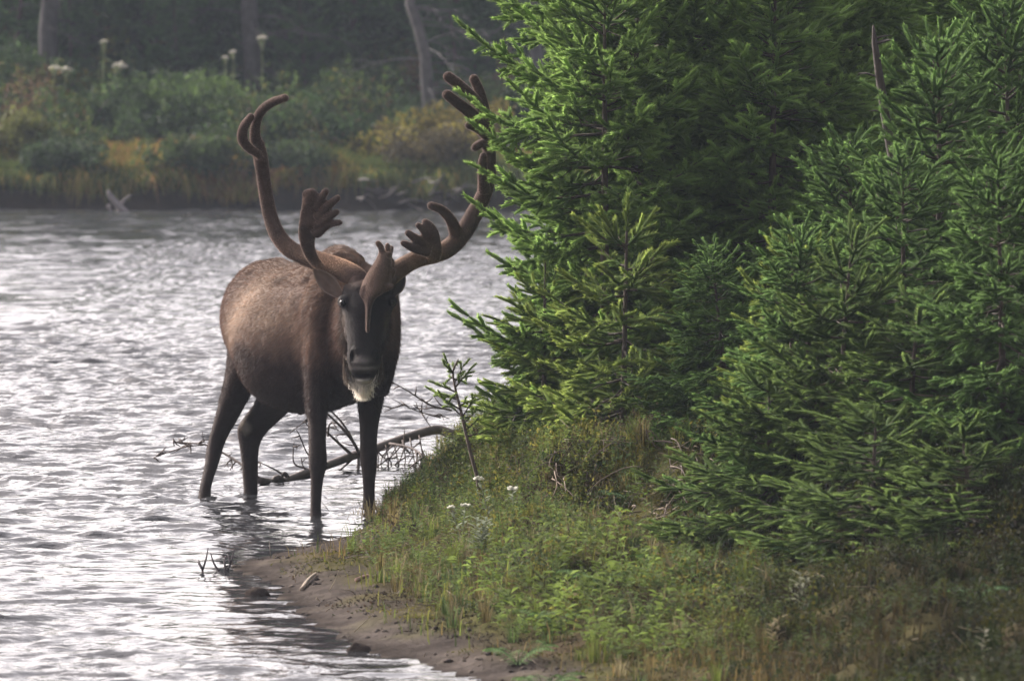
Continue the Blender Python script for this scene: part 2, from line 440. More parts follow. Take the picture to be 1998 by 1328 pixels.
def spruce_data(seed, H, prof, clear=.05, dz=.155, nb=7, sp=.056, lean=(0, 0), leader=.28, droop=0., sl=.078, asym=None, jit=(.65, 1.2)):
    """returns needle shoots and twig polylines of a spruce standing at the origin"""
    r = np.random.RandomState(seed); rnd = r.rand
    P, D, L, T, W = [], [], [], [], []
    def put(p, d, l, t): P.append(p); D.append(d); L.append(l); T.append(t)
    def axis(z): return np.array([lean[0] * (z / H) ** 2, lean[1] * (z / H) ** 2, z])
    W.append((np.array([axis(z) for z in np.linspace(-.15, H - .02, 14)]), np.linspace(.006 + .011 * H, .003, 14)))
    # leader
    for k in range(int(leader / .06)):
        z = H - leader + k * .06
        put(axis(z), np.array([r.normal(0, .03), r.normal(0, .03), 1]), .075, .9)
    z = clear; az0 = rnd() * 6
    while z < H - .05:
        frac = z / H
        R0 = prof(z)
        nbk = nb if frac < .85 else 4
        az0 += 2.4
        for k in range(nbk):
            az = az0 + k * 6.283 / nbk + r.normal(0, .25)
            Lb = R0 * r.uniform(*jit)
            if asym is not None: Lb *= asym(az, z)
            if Lb < .07: continue
            el = R(-12 + 62 * frac ** 2.2 + r.normal(0, 7)) - droop * (1 - frac)
            u = np.array([math.cos(az), math.sin(az), 0]); side = np.array([-u[1], u[0], 0])
            zz = z + r.normal(0, .03)
            ss = np.linspace(0, Lb, max(4, int(Lb / .07)) + 1)
            bend = r.normal(0, .12)
            q = ss / Lb
            pts = axis(zz)[None] + u[None] * (ss * math.cos(el))[:, None] + side[None] * (bend * Lb * q ** 2)[:, None]
            pts[:, 2] += ss * math.sin(el) - .10 * Lb * np.sin(q * 3.1) * (1 - frac) + .22 * Lb * q ** 3
            W.append((pts, np.linspace(.004 + .006 * Lb, .002, len(pts))))
            tang = unit(np.gradient(pts, axis=0))
            def pos(s_):
                i = min(int(s_ / Lb * (len(ss) - 1)), len(ss) - 2); f = s_ / Lb * (len(ss) - 1) - i
                return pts[i] * (1 - f) + pts[i + 1] * f, tang[i]
            s_ = .28 * Lb
            while s_ < Lb:
                p, t = pos(s_); put(p, t, .075, .35 + .65 * s_ / Lb); s_ += .062
            p, t = pos(Lb * .999); put(p, t, sl * 1.1, 1)
            for sg in (-1, 1):
                s_ = .18 * Lb + rnd() * sp
                while s_ < Lb - .01:
                    p, t = pos(s_)
                    l2 = min(((Lb - s_) * .55 + .05) * r.uniform(.75, 1.2), .42)
                    d2 = unit(t * .75 + side * sg * .8 + np.array([0, 0, r.normal(-.02 - droop * .5, .26)]))
                    qs = s_ / Lb
                    if l2 < .13:
                        put(p, d2, l2, .5 + .5 * qs)
                    else:
                        k2 = max(2, int(l2 / .065)); st = l2 / k2
                        W.append((np.array([p, p + d2 * l2]), np.array([.0025, .0015])))
                        for j in range(k2):
                            pj = p + d2 * st * j
                            if j > 0 or qs > .5: put(pj, d2, st * 1.15, .3 + .7 * max(qs, (j + 1) / k2) if j < k2 - 1 else 1)
                            if j >= 1:
                                for s3 in (-1, 1):
                                    d3 = unit(d2 * .8 + t * .15 + np.cross(d2, [0, 0, 1]) * s3 * .75 + np.array([0, 0, r.normal(.0, .42)]))
                                    l3 = sl * r.uniform(.6, 1.15) * (1 - .35 * j / k2)
                                    put(pj, d3, l3, .45 + .55 * max(qs, j / k2))
                        # last finger
                    s_ += sp * r.uniform(.75, 1.25)
        z += dz * r.uniform(.8, 1.2) * (1 if frac < .8 else .8)
    return np.array(P), np.array(D), np.array(L), np.array(T), W

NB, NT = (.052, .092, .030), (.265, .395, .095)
def make_spruce(name, loc, label, group, data, rad=.0178, base=NB, tip=NT, seed=0, templ=TEMPL, rot=0):
    rng = np.random.RandomState(seed + 99)
    e = empty(name, loc, label, 'tree', group)
    e.rotation_euler[2] = 0
    P, D, L, T, W = data
    lo = np.array(loc)
    c, s = math.cos(rot), math.sin(rot); M = np.array([[c, s, 0], [-s, c, 0], [0, 0, 1]])
    P = P @ M; D = D @ M
    mb = MB()
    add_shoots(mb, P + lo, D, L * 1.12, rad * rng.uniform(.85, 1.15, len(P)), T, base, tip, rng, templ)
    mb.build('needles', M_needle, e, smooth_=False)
    wb = MB()
    wb.tube(W[0][0] @ M + lo, W[0][1], 8, (.06, .045, .035))
    wb.build('trunk', M_bark, e)
    bb = MB()
    for pl, rd in W[1:]: bb.tube(pl @ M + lo, rd, 4, (.055, .042, .03))
    bb.build('branches', M_bark, e)
    return e

def copy_tree(src, loc, rz, sc, label, group=None, name=None):
    o = src.copy(); COL.objects.link(o)
    o.location = loc; tl = random.Random(label); o.rotation_euler = (R(tl.uniform(-5, 5)), R(tl.uniform(-6, 6)), rz); o.scale = (sc if hasattr(sc, '__len__') else (sc,) * 3)
    o['label'] = label
    if group: o['group'] = group
    for ch in list(src.children):
        c = ch.copy(); COL.objects.link(c); c.parent = o
    return o

def stand(px, Y, dz=0.0):
    x = (px - 999) / F * Y
    return (x, Y, float(terrain(np.array([x]), np.array([Y]))[0]) + dz)

G1 = 'young spruces crowding the near bank'
def prof_col(H, Rm, top=.9):
    return lambda z: Rm * (min(1.0, (H - z) / top) ** .8) * (.85 + .15 * math.sin(z * 5))

# ------------------------------------------------------------------ near spruces
def near_spruces():
    L0 = stand(1180, 28.8)
    # heights are above the ground; z of the photo's top edge at 29 m is about 2.33
    e0 = make_spruce('spruce_tree', L0, 'foremost spruce at the water side, its boughs touching the antler', G1,
                     spruce_data(1, 2.12, lambda z: float(np.interp(z, [0, .3, .62, .85, 1.0, 1.15, 1.32, 1.42, 1.7, 1.9, 2.12], [.5, .64, .64, .53, .48, .55, .56, .34, .28, .30, .10])), clear=.10, jit=(.72, 1.04),
                                 asym=lambda a, z: 1 + .14 * math.exp(-((z - 1.22) / .10) ** 2 - (1 + math.cos(a)) * 2.5) + .2 * math.exp(-((z - .50) / .1) ** 2 - (1 + math.cos(a)) * 2.5)), seed=1)
    L1 = stand(1330, 29.6)
    e1 = make_spruce('spruce_tree', L1, 'tallest broad bright spruce right behind the foremost one, cut by the top of the picture', G1,
                     spruce_data(2, 3.1, prof_col(3.1, .95, 1.7), clear=.12, dz=.17), seed=2)
    L5 = stand(1832, 26.8)
    e5 = make_spruce('spruce_tree', L5, 'spruce with a bare upright leader, right of the dead snag', G1,
                     spruce_data(3, 1.66, prof_col(1.66, .72, 1.25), clear=.03, dz=.12), seed=3, base=(.042, .074, .026), tip=(.145, .24, .065))  # needle colours darkened: shade on the right-hand trees put into the tint
    ls = stand(1545, 26.6)
    e6 = make_spruce('spruce_tree', ls, 'small yellow-green spruce in the low centre of the thicket', G1,
                     spruce_data(4, .95, prof_col(.95, .33, .8), clear=.0, dz=.1, nb=6, leader=.15), seed=4, tip=(.28, .34, .07), rad=.0155)
    e7 = make_spruce('spruce_tree', stand(1640, 25.6), 'stubby spruce low in front of the shaded trunks', G1,
                     spruce_data(7, .9, prof_col(.9, .42, .8), clear=.0, dz=.1, nb=7, leader=.12, lean=(.05, -.03)), seed=7, base=(.038, .066, .024), tip=(.155, .22, .055), rad=.0155)
    Gx = G1
    C = copy_tree
    C(e0, stand(1232, 29.3), 2.0, (1.0, 1.0, 1.06), 'bushy spruce top just right of the foremost leader', Gx)
    C(e1, stand(1550, 34.5), 1.7, (1.1, 1.1, 1.0), 'dim spruce farthest back in the middle of the near thicket', Gx)
    C(e1, stand(1760, 35.5), 4.7, (1.1, 1.1, 1.0), 'dim spruce farthest back right of the dead snag', Gx)
    C(e1, stand(1920, 35.0), 2.9, (1.1, 1.1, 1.1), 'dim spruce farthest back near the right edge', Gx)
    C(e0, stand(1500, 28.9), 4.1, (1.05, 1.05, .98), 'mid-height spruce left of the tree with the long bare leader', Gx)
    C(e0, stand(1578, 30.2), 1.0, (1.0, 1.0, 1.0), 'spruce with a long bare leader, left of the snag', Gx)
    C(e1, stand(1440, 30.6), 2.5, (1.0, 1.0, 1.08), 'tall spruce rising behind the dark hollow at the middle of the thicket', Gx)
    C(e1, stand(1660, 32.0), .7, (1.0, 1.0, 1.0), 'shaded tall spruce behind the dead snag', Gx)
    C(e1, stand(1830, 32.5), 3.7, (1.05, 1.05, 1.1), 'shaded tall spruce behind the upright leader at the right', Gx)
    C(e1, stand(1995, 31.0), 5.1, (1.0, 1.0, 1.05), 'tall spruce filling the top right corner', Gx)
    C(e5, stand(1990, 27.6), 2.2, (1.0, 1.0, 1.1), 'spruce at the right edge with its leader near the frame', Gx)
    C(e5, stand(1660, 27.6), 1.1, (.95, .95, .80), 'low spruce between the yellow-green one and the clear leader', Gx)
    C(e5, stand(1960, 25.0), 4.0, (.8, .8, .72), 'lowest spruce at the right edge, its boughs reaching the ground cover', Gx)
    C(e6, stand(1215, 27.9), 1.3, (1.15, 1.15, 1.12), 'short young spruce at the foot of the foremost tree', Gx)
    C(e5, stand(1425, 27.6), 3.0, (.62, .62, .46), 'short young spruce beside the eroded bank', Gx)
    C(e6, stand(1060, 28.6), 4.4, (1.1, 1.1, .85), 'short spruce skirting the bank nearest the water', Gx)
    C(e7, stand(1780, 25.2), .5, (1.2, 1.2, .75), 'stubby dark spruce above the ground cover right of centre', Gx)
    C(e7, stand(1500, 25.7), 2.2, (1.15, 1.15, .72), 'tiny spruce under the yellow-green one, nearest the bank edge', Gx)
    C(e7, stand(1700, 24.4), 1.9, (1.2, 1.2, .62), 'tiny dark spruce standing forward on the slope, right of the bank edge', Gx)
    C(e7, stand(1890, 23.8), 3.6, (1.1, 1.1, .55), 'tiny dark spruce low on the slope under the right edge trees', Gx)
    C(e5, stand(1600, 26.0), 3.3, (.8, .8, .62), 'leafy low spruce just right of the yellow-green one', Gx)
    C(e5, stand(1765, 26.0), 5.3, (.85, .85, .70), 'low broad spruce in front of the upright leader', Gx)
    return e0, e1, e5, e6
NEAR = near_spruces()

def dead_tree(name, px, Y, H, r0, label, nbr, seed, lean=0, blen=.9, zmin=.5, zmax=2.5, col=(.13, .115, .11), group=None, kink=0.):
    r = np.random.RandomState(seed)
    b = stand(px, Y)
    e = empty(name, b, label, 'dead tree', group)
    z = np.linspace(-.1, H, 16)
    P = np.stack([b[0] + lean * (z / H) + (kink + .8) * (np.sin(z * 3.0 + seed) * .03 + np.sin(z * 7.1 + seed * 2) * .008), b[1] + 0 * z, b[2] + z], 1)
    t = MB(); t.tube(P, np.interp(z, [0, .15, H], [r0 * 1.5, r0, r0 * .35]), 10, col)
    t.build('trunk', M_dead, e)
    k = 0
    while k < nbr:
        zz = r.uniform(zmin, min(zmax, H - .05)); az = r.rand() * 6.28
        L = blen * r.uniform(.4, 1.1)
        u = np.array([math.cos(az), math.sin(az), 0])
        el = r.uniform(.0, .5); s = np.linspace(0, 1, 7)[:, None]
        c = np.array([np.interp(zz, z, P[:, 0]), b[1], b[2] + zz])
        pts = c + u * s * L + np.array([0, 0, 1]) * (s * L * el - s ** 2 * L * r.uniform(.3, .8)) + r.normal(0, .01, (7, 3)) * s
        m = MB(); m.tube(pts, np.linspace(.009, .002, 7), 5, np.array(col) * 1.15)
        for j in range(5):
            i = r.randint(2, 6); d = unit(u * .6 + np.cross(u, [0, 0, 1]) * r.choice([-1, 1]) * .7 + np.array([0, 0, r.uniform(-.5, .2)]))
            m.tube(np.array([pts[i], pts[i] + d * L * .2, pts[i] + d * L * .32 + np.array([0, 0, -.03])]), [.004, .003, .0015], 4, np.array(col) * 1.15)
        m.build('branch', M_dead, e)
        k += 1
    return e

# snag leaning in the near thicket
def snag():
    Y = 27.0
    P = np.array([at(x, y, Y) for x, y in ((1760, 420), (1748, 330), (1738, 285), (1727, 225), (1716, 150), (1707, 85), (1704, 50))])
    b = stand(1775, Y)
    e = empty('snag', b, 'bare dark dead snag leaning among the spruces at the right', 'dead tree')
    P = np.vstack([np.array(b), at(1768, 600, Y), P])
    m = MB(); m.tube(P, [.03, .027, .024, .022, .021, .019, .017, .013, .004], 8, (.045, .034, .030)); m.build('trunk', M_dead, e)
    r = np.random.RandomState(5)
    for k in range(7):
        p = P[r.randint(3, 8)] + r.normal(0, .01, 3)
        d = np.array([r.choice([-1, 1]) * .05, r.uniform(-.03, .03), .015])
        q = MB(); q.tube(np.array([p, p + d, p + d * 1.6 + np.array([0, 0, -.01])]), [.005, .0035, .001], 5, (.05, .04, .035)); q.build('branch_stub', M_dead, e)
snag()

# sapling with a bare curved stem
def sapling():
    Y = 28.3
    pts = catmull([at(x, y, Y) for x, y in ((935, 955), (930, 925), (920, 890), (908, 840), (898, 795), (889, 760), (884, 725), (893, 704))], 3)
    b = pts[0]
    e = empty('spruce_sapling', b, 'thin spruce sapling with a bare curved stem at the water edge of the bank', 'sapling')
    m = MB(); m.tube(pts, np.linspace(.0095, .004, len(pts)), 7, (.085, .062, .05)); m.build('stem', M_bark, e)
    r = np.random.RandomState(8)
    P, D, L, T = [], [], [], []; tw = MB()
    for (x0, y0, x1, y1) in ((884, 725, 894, 700), (885, 730, 868, 712), (884, 735, 872, 742), (886, 740, 912, 735), (889, 755, 915, 722), (890, 765, 850, 748), (893, 775, 862, 770), (903, 812, 925, 775),
                             (905, 815, 842, 758), (900, 800, 858, 772), (908, 840, 935, 815), (906, 825, 930, 800), (912, 850, 955, 842), (898, 790, 925, 780),
                             (888, 745, 905, 712), (884, 728, 870, 700), (895, 780, 848, 766)):
        a = np.array(at(x0, y0, Y)); c = np.array(at(x1, y1, Y + r.uniform(-.08, .08))); d = c - a; l = np.linalg.norm(d)
        tw.tube(np.array([a, a + d * .5, c]), [.004, .003, .002], 4, (.06, .045, .03))
        for k in range(int(l / .03) + 1):
            p = a + d * (.25 + .75 * min(1, k * .03 / l))
            dd = unit(d) + r.normal(0, .45, 3); P.append(p); D.append(dd); L.append(r.uniform(.03, .055)); T.append(r.uniform(.6, 1))
    tw.build('twigs', M_bark, e)
    nb = MB(); add_shoots(nb, P, D, L, .011, T, (.07, .10, .03), (.24, .32, .08), r); nb.build('needles', M_needle, e, smooth_=False)
sapling()

# ------------------------------------------------------------------ caribou
AX = np.array([-.54, .84, 0]); AX = AX / np.linalg.norm(AX); SD = np.array([-AX[1] * -1, -AX[0], 0])  # body axis (towards the rump), side
SD = np.array([AX[1], -AX[0], 0])
A0 = np.array([-.735, 30.03, 0])
CB = empty('caribou', (-1.0, 30.4, -.1), 'brown bull caribou with velvet antlers wading in the river, head lowered to the camera', 'caribou')

def xx(px, Y): return (px - 999) / F * Y
def zz_(py, Y): return CAM_H - (py - HZ) / F * Y

def vring_loft(mb, rows, n=20):
    """rows of (py, px centre, half width px, Y, half depth m): horizontal rings for heads and legs"""
    C = []; a = []; b = []
    for py, px, hw, Y, hd in rows:
        C.append((xx(px, Y), Y, zz_(py, Y))); a.append(hw / F * Y); b.append(hd)
    C = np.array(C); k = 3
    Ci = catmull(C, k); ai = catmull(np.array(a)[:, None] * np.ones((1, 3)), k)[:, 0]; bi = catmull(np.array(b)[:, None] * np.ones((1, 3)), k)[:, 0]
    mb.loft(Ci, (1, 0, 0), (0, 1, 0), ai, bi, n=n)

def remeshed(mb, name, m, parent, voxel, it, fac=.5):
    o = mb.build(name, m, None)
    md = o.modifiers.new('r', 'REMESH'); md.mode = 'VOXEL'; md.voxel_size = voxel
    ms = o.modifiers.new('s', 'SMOOTH'); ms.factor = fac; ms.iterations = it
    dg = bpy.context.evaluated_depsgraph_get(); dg.update()
    me = bpy.data.meshes.new_from_object(o.evaluated_get(dg))
    old = o.data; bpy.data.objects.remove(o); bpy.data.meshes.remove(old)
    V = np.empty(len(me.vertices) * 3, np.float32); me.vertices.foreach_get('co', V); V = V.reshape(-1, 3)
    N = np.empty(len(me.vertices) * 3, np.float32); me.vertex_normals.foreach_get('vector', N); N = N.reshape(-1, 3)
    F4 = np.empty(len(me.loops), np.int32); me.loops.foreach_get('vertex_index', F4)
    lt = np.empty(len(me.polygons), np.int32); me.polygons.foreach_get('loop_total', lt)
    ls = np.empty(len(me.polygons), np.int32); me.polygons.foreach_get('loop_start', ls)
    Q = F4[ls[lt == 4][:, None] + np.arange(4)]; T = F4[ls[lt == 3][:, None] + np.arange(3)]
    bpy.data.meshes.remove(me)
    return V, N, T, Q

def hairs(name, V, N, T, Q, C, count, length, width, flow, m, parent, lift=.5, seed=0, mask=None):
    r = np.random.RandomState(seed)
    tri = np.vstack([T, Q[:, [0, 1, 2]], Q[:, [0, 2, 3]]]) if len(Q) else T
    a, b, c = V[tri[:, 0]], V[tri[:, 1]], V[tri[:, 2]]
    ar = np.linalg.norm(np.cross(b - a, c - a), axis=1)
    if mask is not None: ar = ar * mask(a)
    i = r.choice(len(tri), count, p=ar / ar.sum())
    u, v = r.rand(2, count); f = u + v > 1; u[f] = 1 - u[f]; v[f] = 1 - v[f]
    w_ = 1 - u - v
    P = a[i] * w_[:, None] + b[i] * u[:, None] + c[i] * v[:, None]
    n_ = N[tri[i, 0]]; cc = C[tri[i, 0]]
    fl = flow(P, n_); fl = fl - n_ * (fl * n_).sum(1, keepdims=True)
    d = unit(unit(fl) * (1 - lift) + n_ * lift + r.normal(0, .18, (count, 3)))
    L = length(P) * r.uniform(.6, 1.2, count)
    s = unit(np.cross(d, r.normal(size=(count, 3)))) * width
    tip = P + d * L[:, None]
    VV = np.stack([P - s - n_ * .001, P + s - n_ * .001, tip], 1).reshape(-1, 3)
    cc = np.repeat(cc * r.uniform(.8, 1.3, (count, 1)), 3, 0)
    mb = MB(); mb.add(VV, np.arange(count * 3).reshape(-1, 3), None, cc)
    return mb.build(name, m, parent, smooth_=False)

def caribou():
    mb = MB()
    # torso: s, z top, z bottom, half width, egg (belly wider low)
    rows = [(-.25, .90, .66, .07, 0), (-.18, 1.03, .58, .15, 0), (-.08, 1.12, .52, .20, 0), (.03, 1.175, .49, .225, .05), (.13, 1.18, .47, .235, .12), (.26, 1.13, .44, .27, .18),
            (.42, 1.105, .425, .292, .2), (.56, 1.115, .45, .275, .15), (.70, 1.125, .53, .235, .05), (.82, 1.10, .60, .195, 0), (.92, 1.02, .68, .14, 0), (.975, .93, .75, .07, 0)]
    a = np.array(rows); a = np.column_stack([catmull(np.column_stack([a[:, i]] * 3), 3)[:, 0] for i in range(5)])
    C = A0 + AX * a[:, :1]; zc = a[:, 2] + (a[:, 1] - a[:, 2]) * .48; C[:, 2] = zc
    mb.loft(C, SD, (0, 0, 1), a[:, 3], a[:, 1] - zc, zc - a[:, 2], n=32, egg=a[:, 4] * .9)
    # withers hump and spine, seen behind the antler base
    mb.loft([A0 + AX * s + np.array([0, 0, z]) for s, z in ((-.06, 1.08), (.03, 1.12), (.13, 1.125), (.25, 1.08))], SD, (0, 0, 1), [.05, .11, .11, .05], [.05, .085, .082, .05], n=16)
    # neck towards the head
    nk = [((-.76, 30.02, .84), .19, .27), ((-.70, 29.86, .83), .165, .24), ((-.67, 29.72, .86), .125, .19), ((-.653, 29.6, .92), .10, .13), ((-.645, 29.52, .96), .07, .09)]
    mb.loft([k[0] for k in nk], (1, 0, 0), unit((0, .25, 1)), [k[1] for k in nk], [k[2] for k in nk], n=24)
    # shoulders
    for sg, px, Y in ((-1, 632, 29.96), (1, 738, 30.14)):
        vring_loft(mb, [(545, px, 14, Y, .05), (570, px + 2, 34, Y, .12), (620, px, 42, Y, .16), (680, px, 36, Y - .02, .15), (740, px - 2, 27, Y - .03, .11), (770, px - 3, 20, Y - .03, .07)])
    # front legs (py, px, half width, Y, half depth)
    vring_loft(mb, [(640, 628, 34, 29.95, .13), (700, 621, 29, 29.92, .11), (750, 618, 23, 29.9, .085), (790, 618, 20.5, 29.89, .07), (830, 619, 18, 29.87, .056), (865, 619, 17, 29.85, .050), (890, 620, 18, 29.84, .052),
                    (910, 620, 17.5, 29.845, .048), (930, 619, 13, 29.86, .036), (960, 617, 11, 29.87, .032), (990, 616, 10.5, 29.87, .032), (1010, 616, 12, 29.86, .036), (1030, 615, 14, 29.84, .045), (1060, 613, 20, 29.80, .07), (1066, 613, 18, 29.8, .06)], 16)
    vring_loft(mb, [(640, 738, 34, 30.16, .13), (700, 735, 33, 30.18, .11), (750, 727, 27, 30.18, .085), (780, 723, 25, 30.2, .075), (830, 720, 18.5, 30.2, .056), (865, 719, 16.5, 30.2, .050), (890, 719, 17, 30.2, .052),
                    (910, 720, 15.5, 30.2, .048), (930, 720, 13, 30.22, .036), (955, 720, 11.5, 30.23, .032), (975, 720, 12, 30.23, .034), (992, 720, 13.5, 30.22, .038), (1010, 720, 15, 30.2, .045), (1045, 720, 20, 30.16, .07), (1052, 720, 18, 30.16, .06)], 16)
    # hind legs
    vring_loft(mb, [(575, 500, 34, 30.66, .10), (620, 494, 42, 30.68, .15), (670, 488, 42, 30.70, .18), (710, 478, 36, 30.73, .16), (745, 468, 31, 30.77, .13), (785, 454, 27, 30.84, .10), (820, 440, 22.5, 30.92, .075),
                    (850, 427, 18, 30.97, .058), (868, 421, 16.5, 30.99, .055), (885, 417, 15.5, 30.98, .05), (905, 413, 13.5, 30.95, .04), (930, 406, 12, 30.91, .035), (950, 401, 11.5, 30.88, .033), (972, 399, 12.5, 30.85, .036), (990, 399, 13, 30.82, .045), (1015, 402, 17, 30.78, .07), (1022, 402, 15, 30.78, .06)], 16)
    vring_loft(mb, [(640, 560, 45, 30.74, .12), (700, 558, 48, 30.76, .15), (745, 556, 45, 30.79, .14), (775, 543, 40, 30.84, .12), (795, 530, 40, 30.90, .10), (815, 513, 38, 30.97, .08), (832, 498, 34, 31.02, .068), (848, 490, 27, 31.05, .058),
                    (866, 487, 20.5, 31.05, .048), (890, 487, 17, 31.04, .040), (920, 488, 15.5, 31.03, .036), (950, 489, 14, 31.02, .036), (968, 489, 14, 31.01, .038), (985, 490, 15, 30.99, .045), (1010, 493, 18, 30.95, .07), (1017, 493, 16, 30.95, .06)], 16)
    # sheath
    c = np.array(at(583, 800, 30.45)); mb.loft([c + np.array([0, 0, .04]), c + np.array([.002, 0, 0]), c + np.array([.012, -.02, -.022])], (1, 0, 0), (0, 1, 0), [.035, .026, .01], [.05, .035, .012], n=12)
    # head
    vring_loft(mb, [(540, 716, 26, 29.58, .05), (556, 716, 44, 29.56, .09), (575, 717, 50, 29.53, .115), (592, 717, 52, 29.50, .12), (608, 716, 49, 29.48, .118), (630, 714, 42, 29.45, .108), (655, 712, 36.5, 29.42, .098), (678, 711, 33, 29.39, .088),
                    (698, 710, 33.5, 29.37, .08), (714, 710, 31, 29.365, .072), (726, 710, 26, 29.37, .062), (734, 710, 22, 29.375, .052), (741, 710, 19, 29.38, .045), (749, 709, 14, 29.39, .034)], 24)
    # orbits, cheeks, nose pad, lower lip
    def blob(px, py, Y, rx, ry, rz, n=14):
        t = np.linspace(-1, 1, 9); k = np.sqrt(np.maximum(1 - t * t, .003))
        c = np.array(at(px, py, Y)); mb.loft([c + np.array([0, 0, rz * q]) for q in t], (1, 0, 0), (0, 1, 0), rx * k, ry * k, n=n)
    blob(671, 588, 29.46, .030, .035, .032); blob(762, 588, 29.46, .030, .035, .032)
    blob(684, 640, 29.47, .03, .06, .08); blob(741, 640, 29.47, .03, .06, .08)
    blob(711, 703, 29.305, .038, .028, .038)
    blob(691, 692, 29.325, .022, .03, .036); blob(731, 692, 29.325, .022, .03, .036)
    blob(710, 741, 29.355, .036, .04, .013)
    blob(716, 562, 29.50, .075, .07, .04)
    # coronets (antler bases)
    blob(697, 548, 29.53, .038, .04, .035); blob(746, 548, 29.53, .038, .04, .035)
    V, N, T, Q = remeshed(mb, 'body', M_coat, CB, .0075, 5)
    # wrinkles, muscles, nostril pits and mouth slit as displacement
    def pit(px, py, Y, sx, sz, dep):
        c = np.array(at(px, py, Y)); q = ((V[:, 0] - c[0]) / sx) ** 2 + ((V[:, 2] - c[2]) / sz) ** 2
        f = np.exp(-q) * (V[:, 1] < 29.6) * dep
        V[:, 1] += f; return np.exp(-q) * (V[:, 1] < 29.6)
    nost = pit(687, 694, 29.3, .012, .025, .034) + pit(735, 694, 29.3, .012, .025, .034)
    mouth = pit(710, 732, 29.3, .034, .012, .030)
    s = (V[:, :2] - A0[:2]) @ AX[:2]; lat = (V[:, :2] - A0[:2]) @ SD[:2]; z = V[:, 2]
    torso = smooth(.45, .62, z) * (V[:, 1] > 29.75)
    fold = (fbm(s * 20 + lat * 5, z * 3.0 + 2, 3) - .5)
    V += N * (fold * .032 * torso * smooth(.12, .0, np.abs(s - .0)) + (fbm(s * 9 + z * 5, lat * 9 + z * 4, 4) - .5) * .032 * torso * smooth(.92, 1.08, z) + (fbm(s * 5, z * 5 + lat * 2, 3) - .5) * .012 * torso)[:, None]
    V += N * (-.010 * np.exp(-((np.abs(lat) - .17) / .02) ** 2) * smooth(.8, 1.0, z) * np.exp(-((s - .2) / .3) ** 2))[:, None]
    # coat pattern
    C = np.tile(np.array([.165, .104, .082]), (len(V), 1))
    nn = fbm(s * 6 + 3, z * 7, 4); n3 = fbm(s * 14 + 3, z * 9 + lat * 8, 3)
    def mixc(c, f): 
        f = np.clip(f, 0, 1)[:, None]; C[:] = C * (1 - f) + np.array(c) * f
    mixc((.205, .135, .100), torso * smooth(1.0, 1.12, z) * .8)
    mixc((.60, .46, .36), torso * np.exp(-((s - .58 + (z - .9) * .5) / .12) ** 2) * np.exp(-((z - .90) / .14) ** 2) * (nn + .6) * (lat < 0))
    mixc((.32, .235, .18), torso * np.exp(-((s - .30) / .22) ** 2) * np.exp(-((z - .92) / .16) ** 2) * (nn * 1.4 - .1))
    mixc((.34, .24, .18), torso * (V[:, 1] < 30.1) * np.exp(-((z - .93) / .14) ** 2) * (n3 * 1.8 - .55))
    mixc((.062, .042, .038), smooth(.78, .655, z + .10 * (nn - .5) + .05 * (n3 - .5)))
    mixc((.068, .046, .042), smooth(.80, .70, z + .25 * (nn - .5)) * (s > .75))
    mixc((.055, .040, .038), smooth(.62, .5, z))
    head = smooth(29.70, 29.62, V[:, 1]) * smooth(1.10, 1.02, z)
    mixc((.026, .023, .024), head * .97)
    hx = V[:, 0] - xx(711, 29.4)
    mixc((.12, .085, .066), head * smooth(.075, .10, np.abs(hx)) * smooth(.96, .9, z) * smooth(.66, .74, z) * .8)
    mixc((.42, .38, .36), head * np.exp(-(hx / .035) ** 2) * np.exp(-((z - zz_(703, 29.3)) / .016) ** 2) * .7)
    mixc((.42, .38, .35), head * np.exp(-(hx / .06) ** 2) * np.exp(-((z - zz_(718, 29.3)) / .010) ** 2) * .8)
    mixc((.80, .74, .66), head * smooth(zz_(735, 29.35), zz_(745, 29.35), z))
    mixc((.008, .007, .007), nost * 2.0)
    mixc((.018, .012, .013), mouth * 1.5 - .15)
    c = np.array(at(480, 834, 31.0)); mixc((.5, .44, .38), np.exp(-(((V[:, 0] - c[0]) / .026) ** 2 + ((z - c[2]) / .036) ** 2) ** 2) * (V[:, 1] < 31.04))
    C *= (1 - .12 * torso * smooth(.6, .8, z))[:, None] * .50 * (.85 + .3 * fbm(V[:, 0] * 25, z * 25 + V[:, 1] * 20, 3))[:, None]
    ob = MB(); ob.add(V, T, Q, C); ob.build('body', M_coat, CB)
    def flow(P, n_):
        f = np.tile(AX * .7 + np.array([0, 0, -.8]), (len(P), 1))
        hd = (P[:, 1] < 29.62)[:, None]
        return np.where(hd, np.array([[0, .2, 1.]]), f)
    ln = lambda P: np.where(P[:, 1] < 29.62, .007, np.where(P[:, 2] < .45, .008, np.where(P[:, 1] < 30.0, .030, .020)))
    hairs('coat_hair', V, N, T, Q, C * np.array([1.2, 1.1, 1.03]), 190000, ln, .0008, flow, M_hair, CB, lift=.28, seed=1)
    # beard: long pale throat hair hanging from chin and jaw
    r = np.random.RandomState(4); K = 7500
    t = r.rand(K)
    cx = xx(708, 29.42); q = np.clip(r.normal(0, .50, K), -1.05, 1.05); by = 29.37 + r.rand(K) * .10
    bz = zz_(716 + 30 * (1 - np.minimum(np.abs(q), 1) ** 1.5) - 24 * r.rand(K), 29.42)
    P = np.stack([cx + q * .082, by, bz], 1); bx = P[:, 0]
    mid = np.stack([cx + q * .066, by + .005, zz_(738 + 16 * (1 - np.abs(q)) + r.normal(0, 5, K), 29.42)], 1) + r.normal(0, .011, (K, 3))
    tip = np.stack([cx + q * .016 + r.normal(0, .016, K), by + .01, zz_(786 - 24 * np.abs(q) - 44 * r.rand(K) ** 1.3, 29.42)], 1)
    side = unit(np.cross(unit(tip - P), r.normal(size=(K, 3)))) * .0012
    B = MB(); vv = np.stack([P - side, P + side, mid + side, mid - side, tip], 1).reshape(-1, 3); i0 = np.arange(K)[:, None] * 5
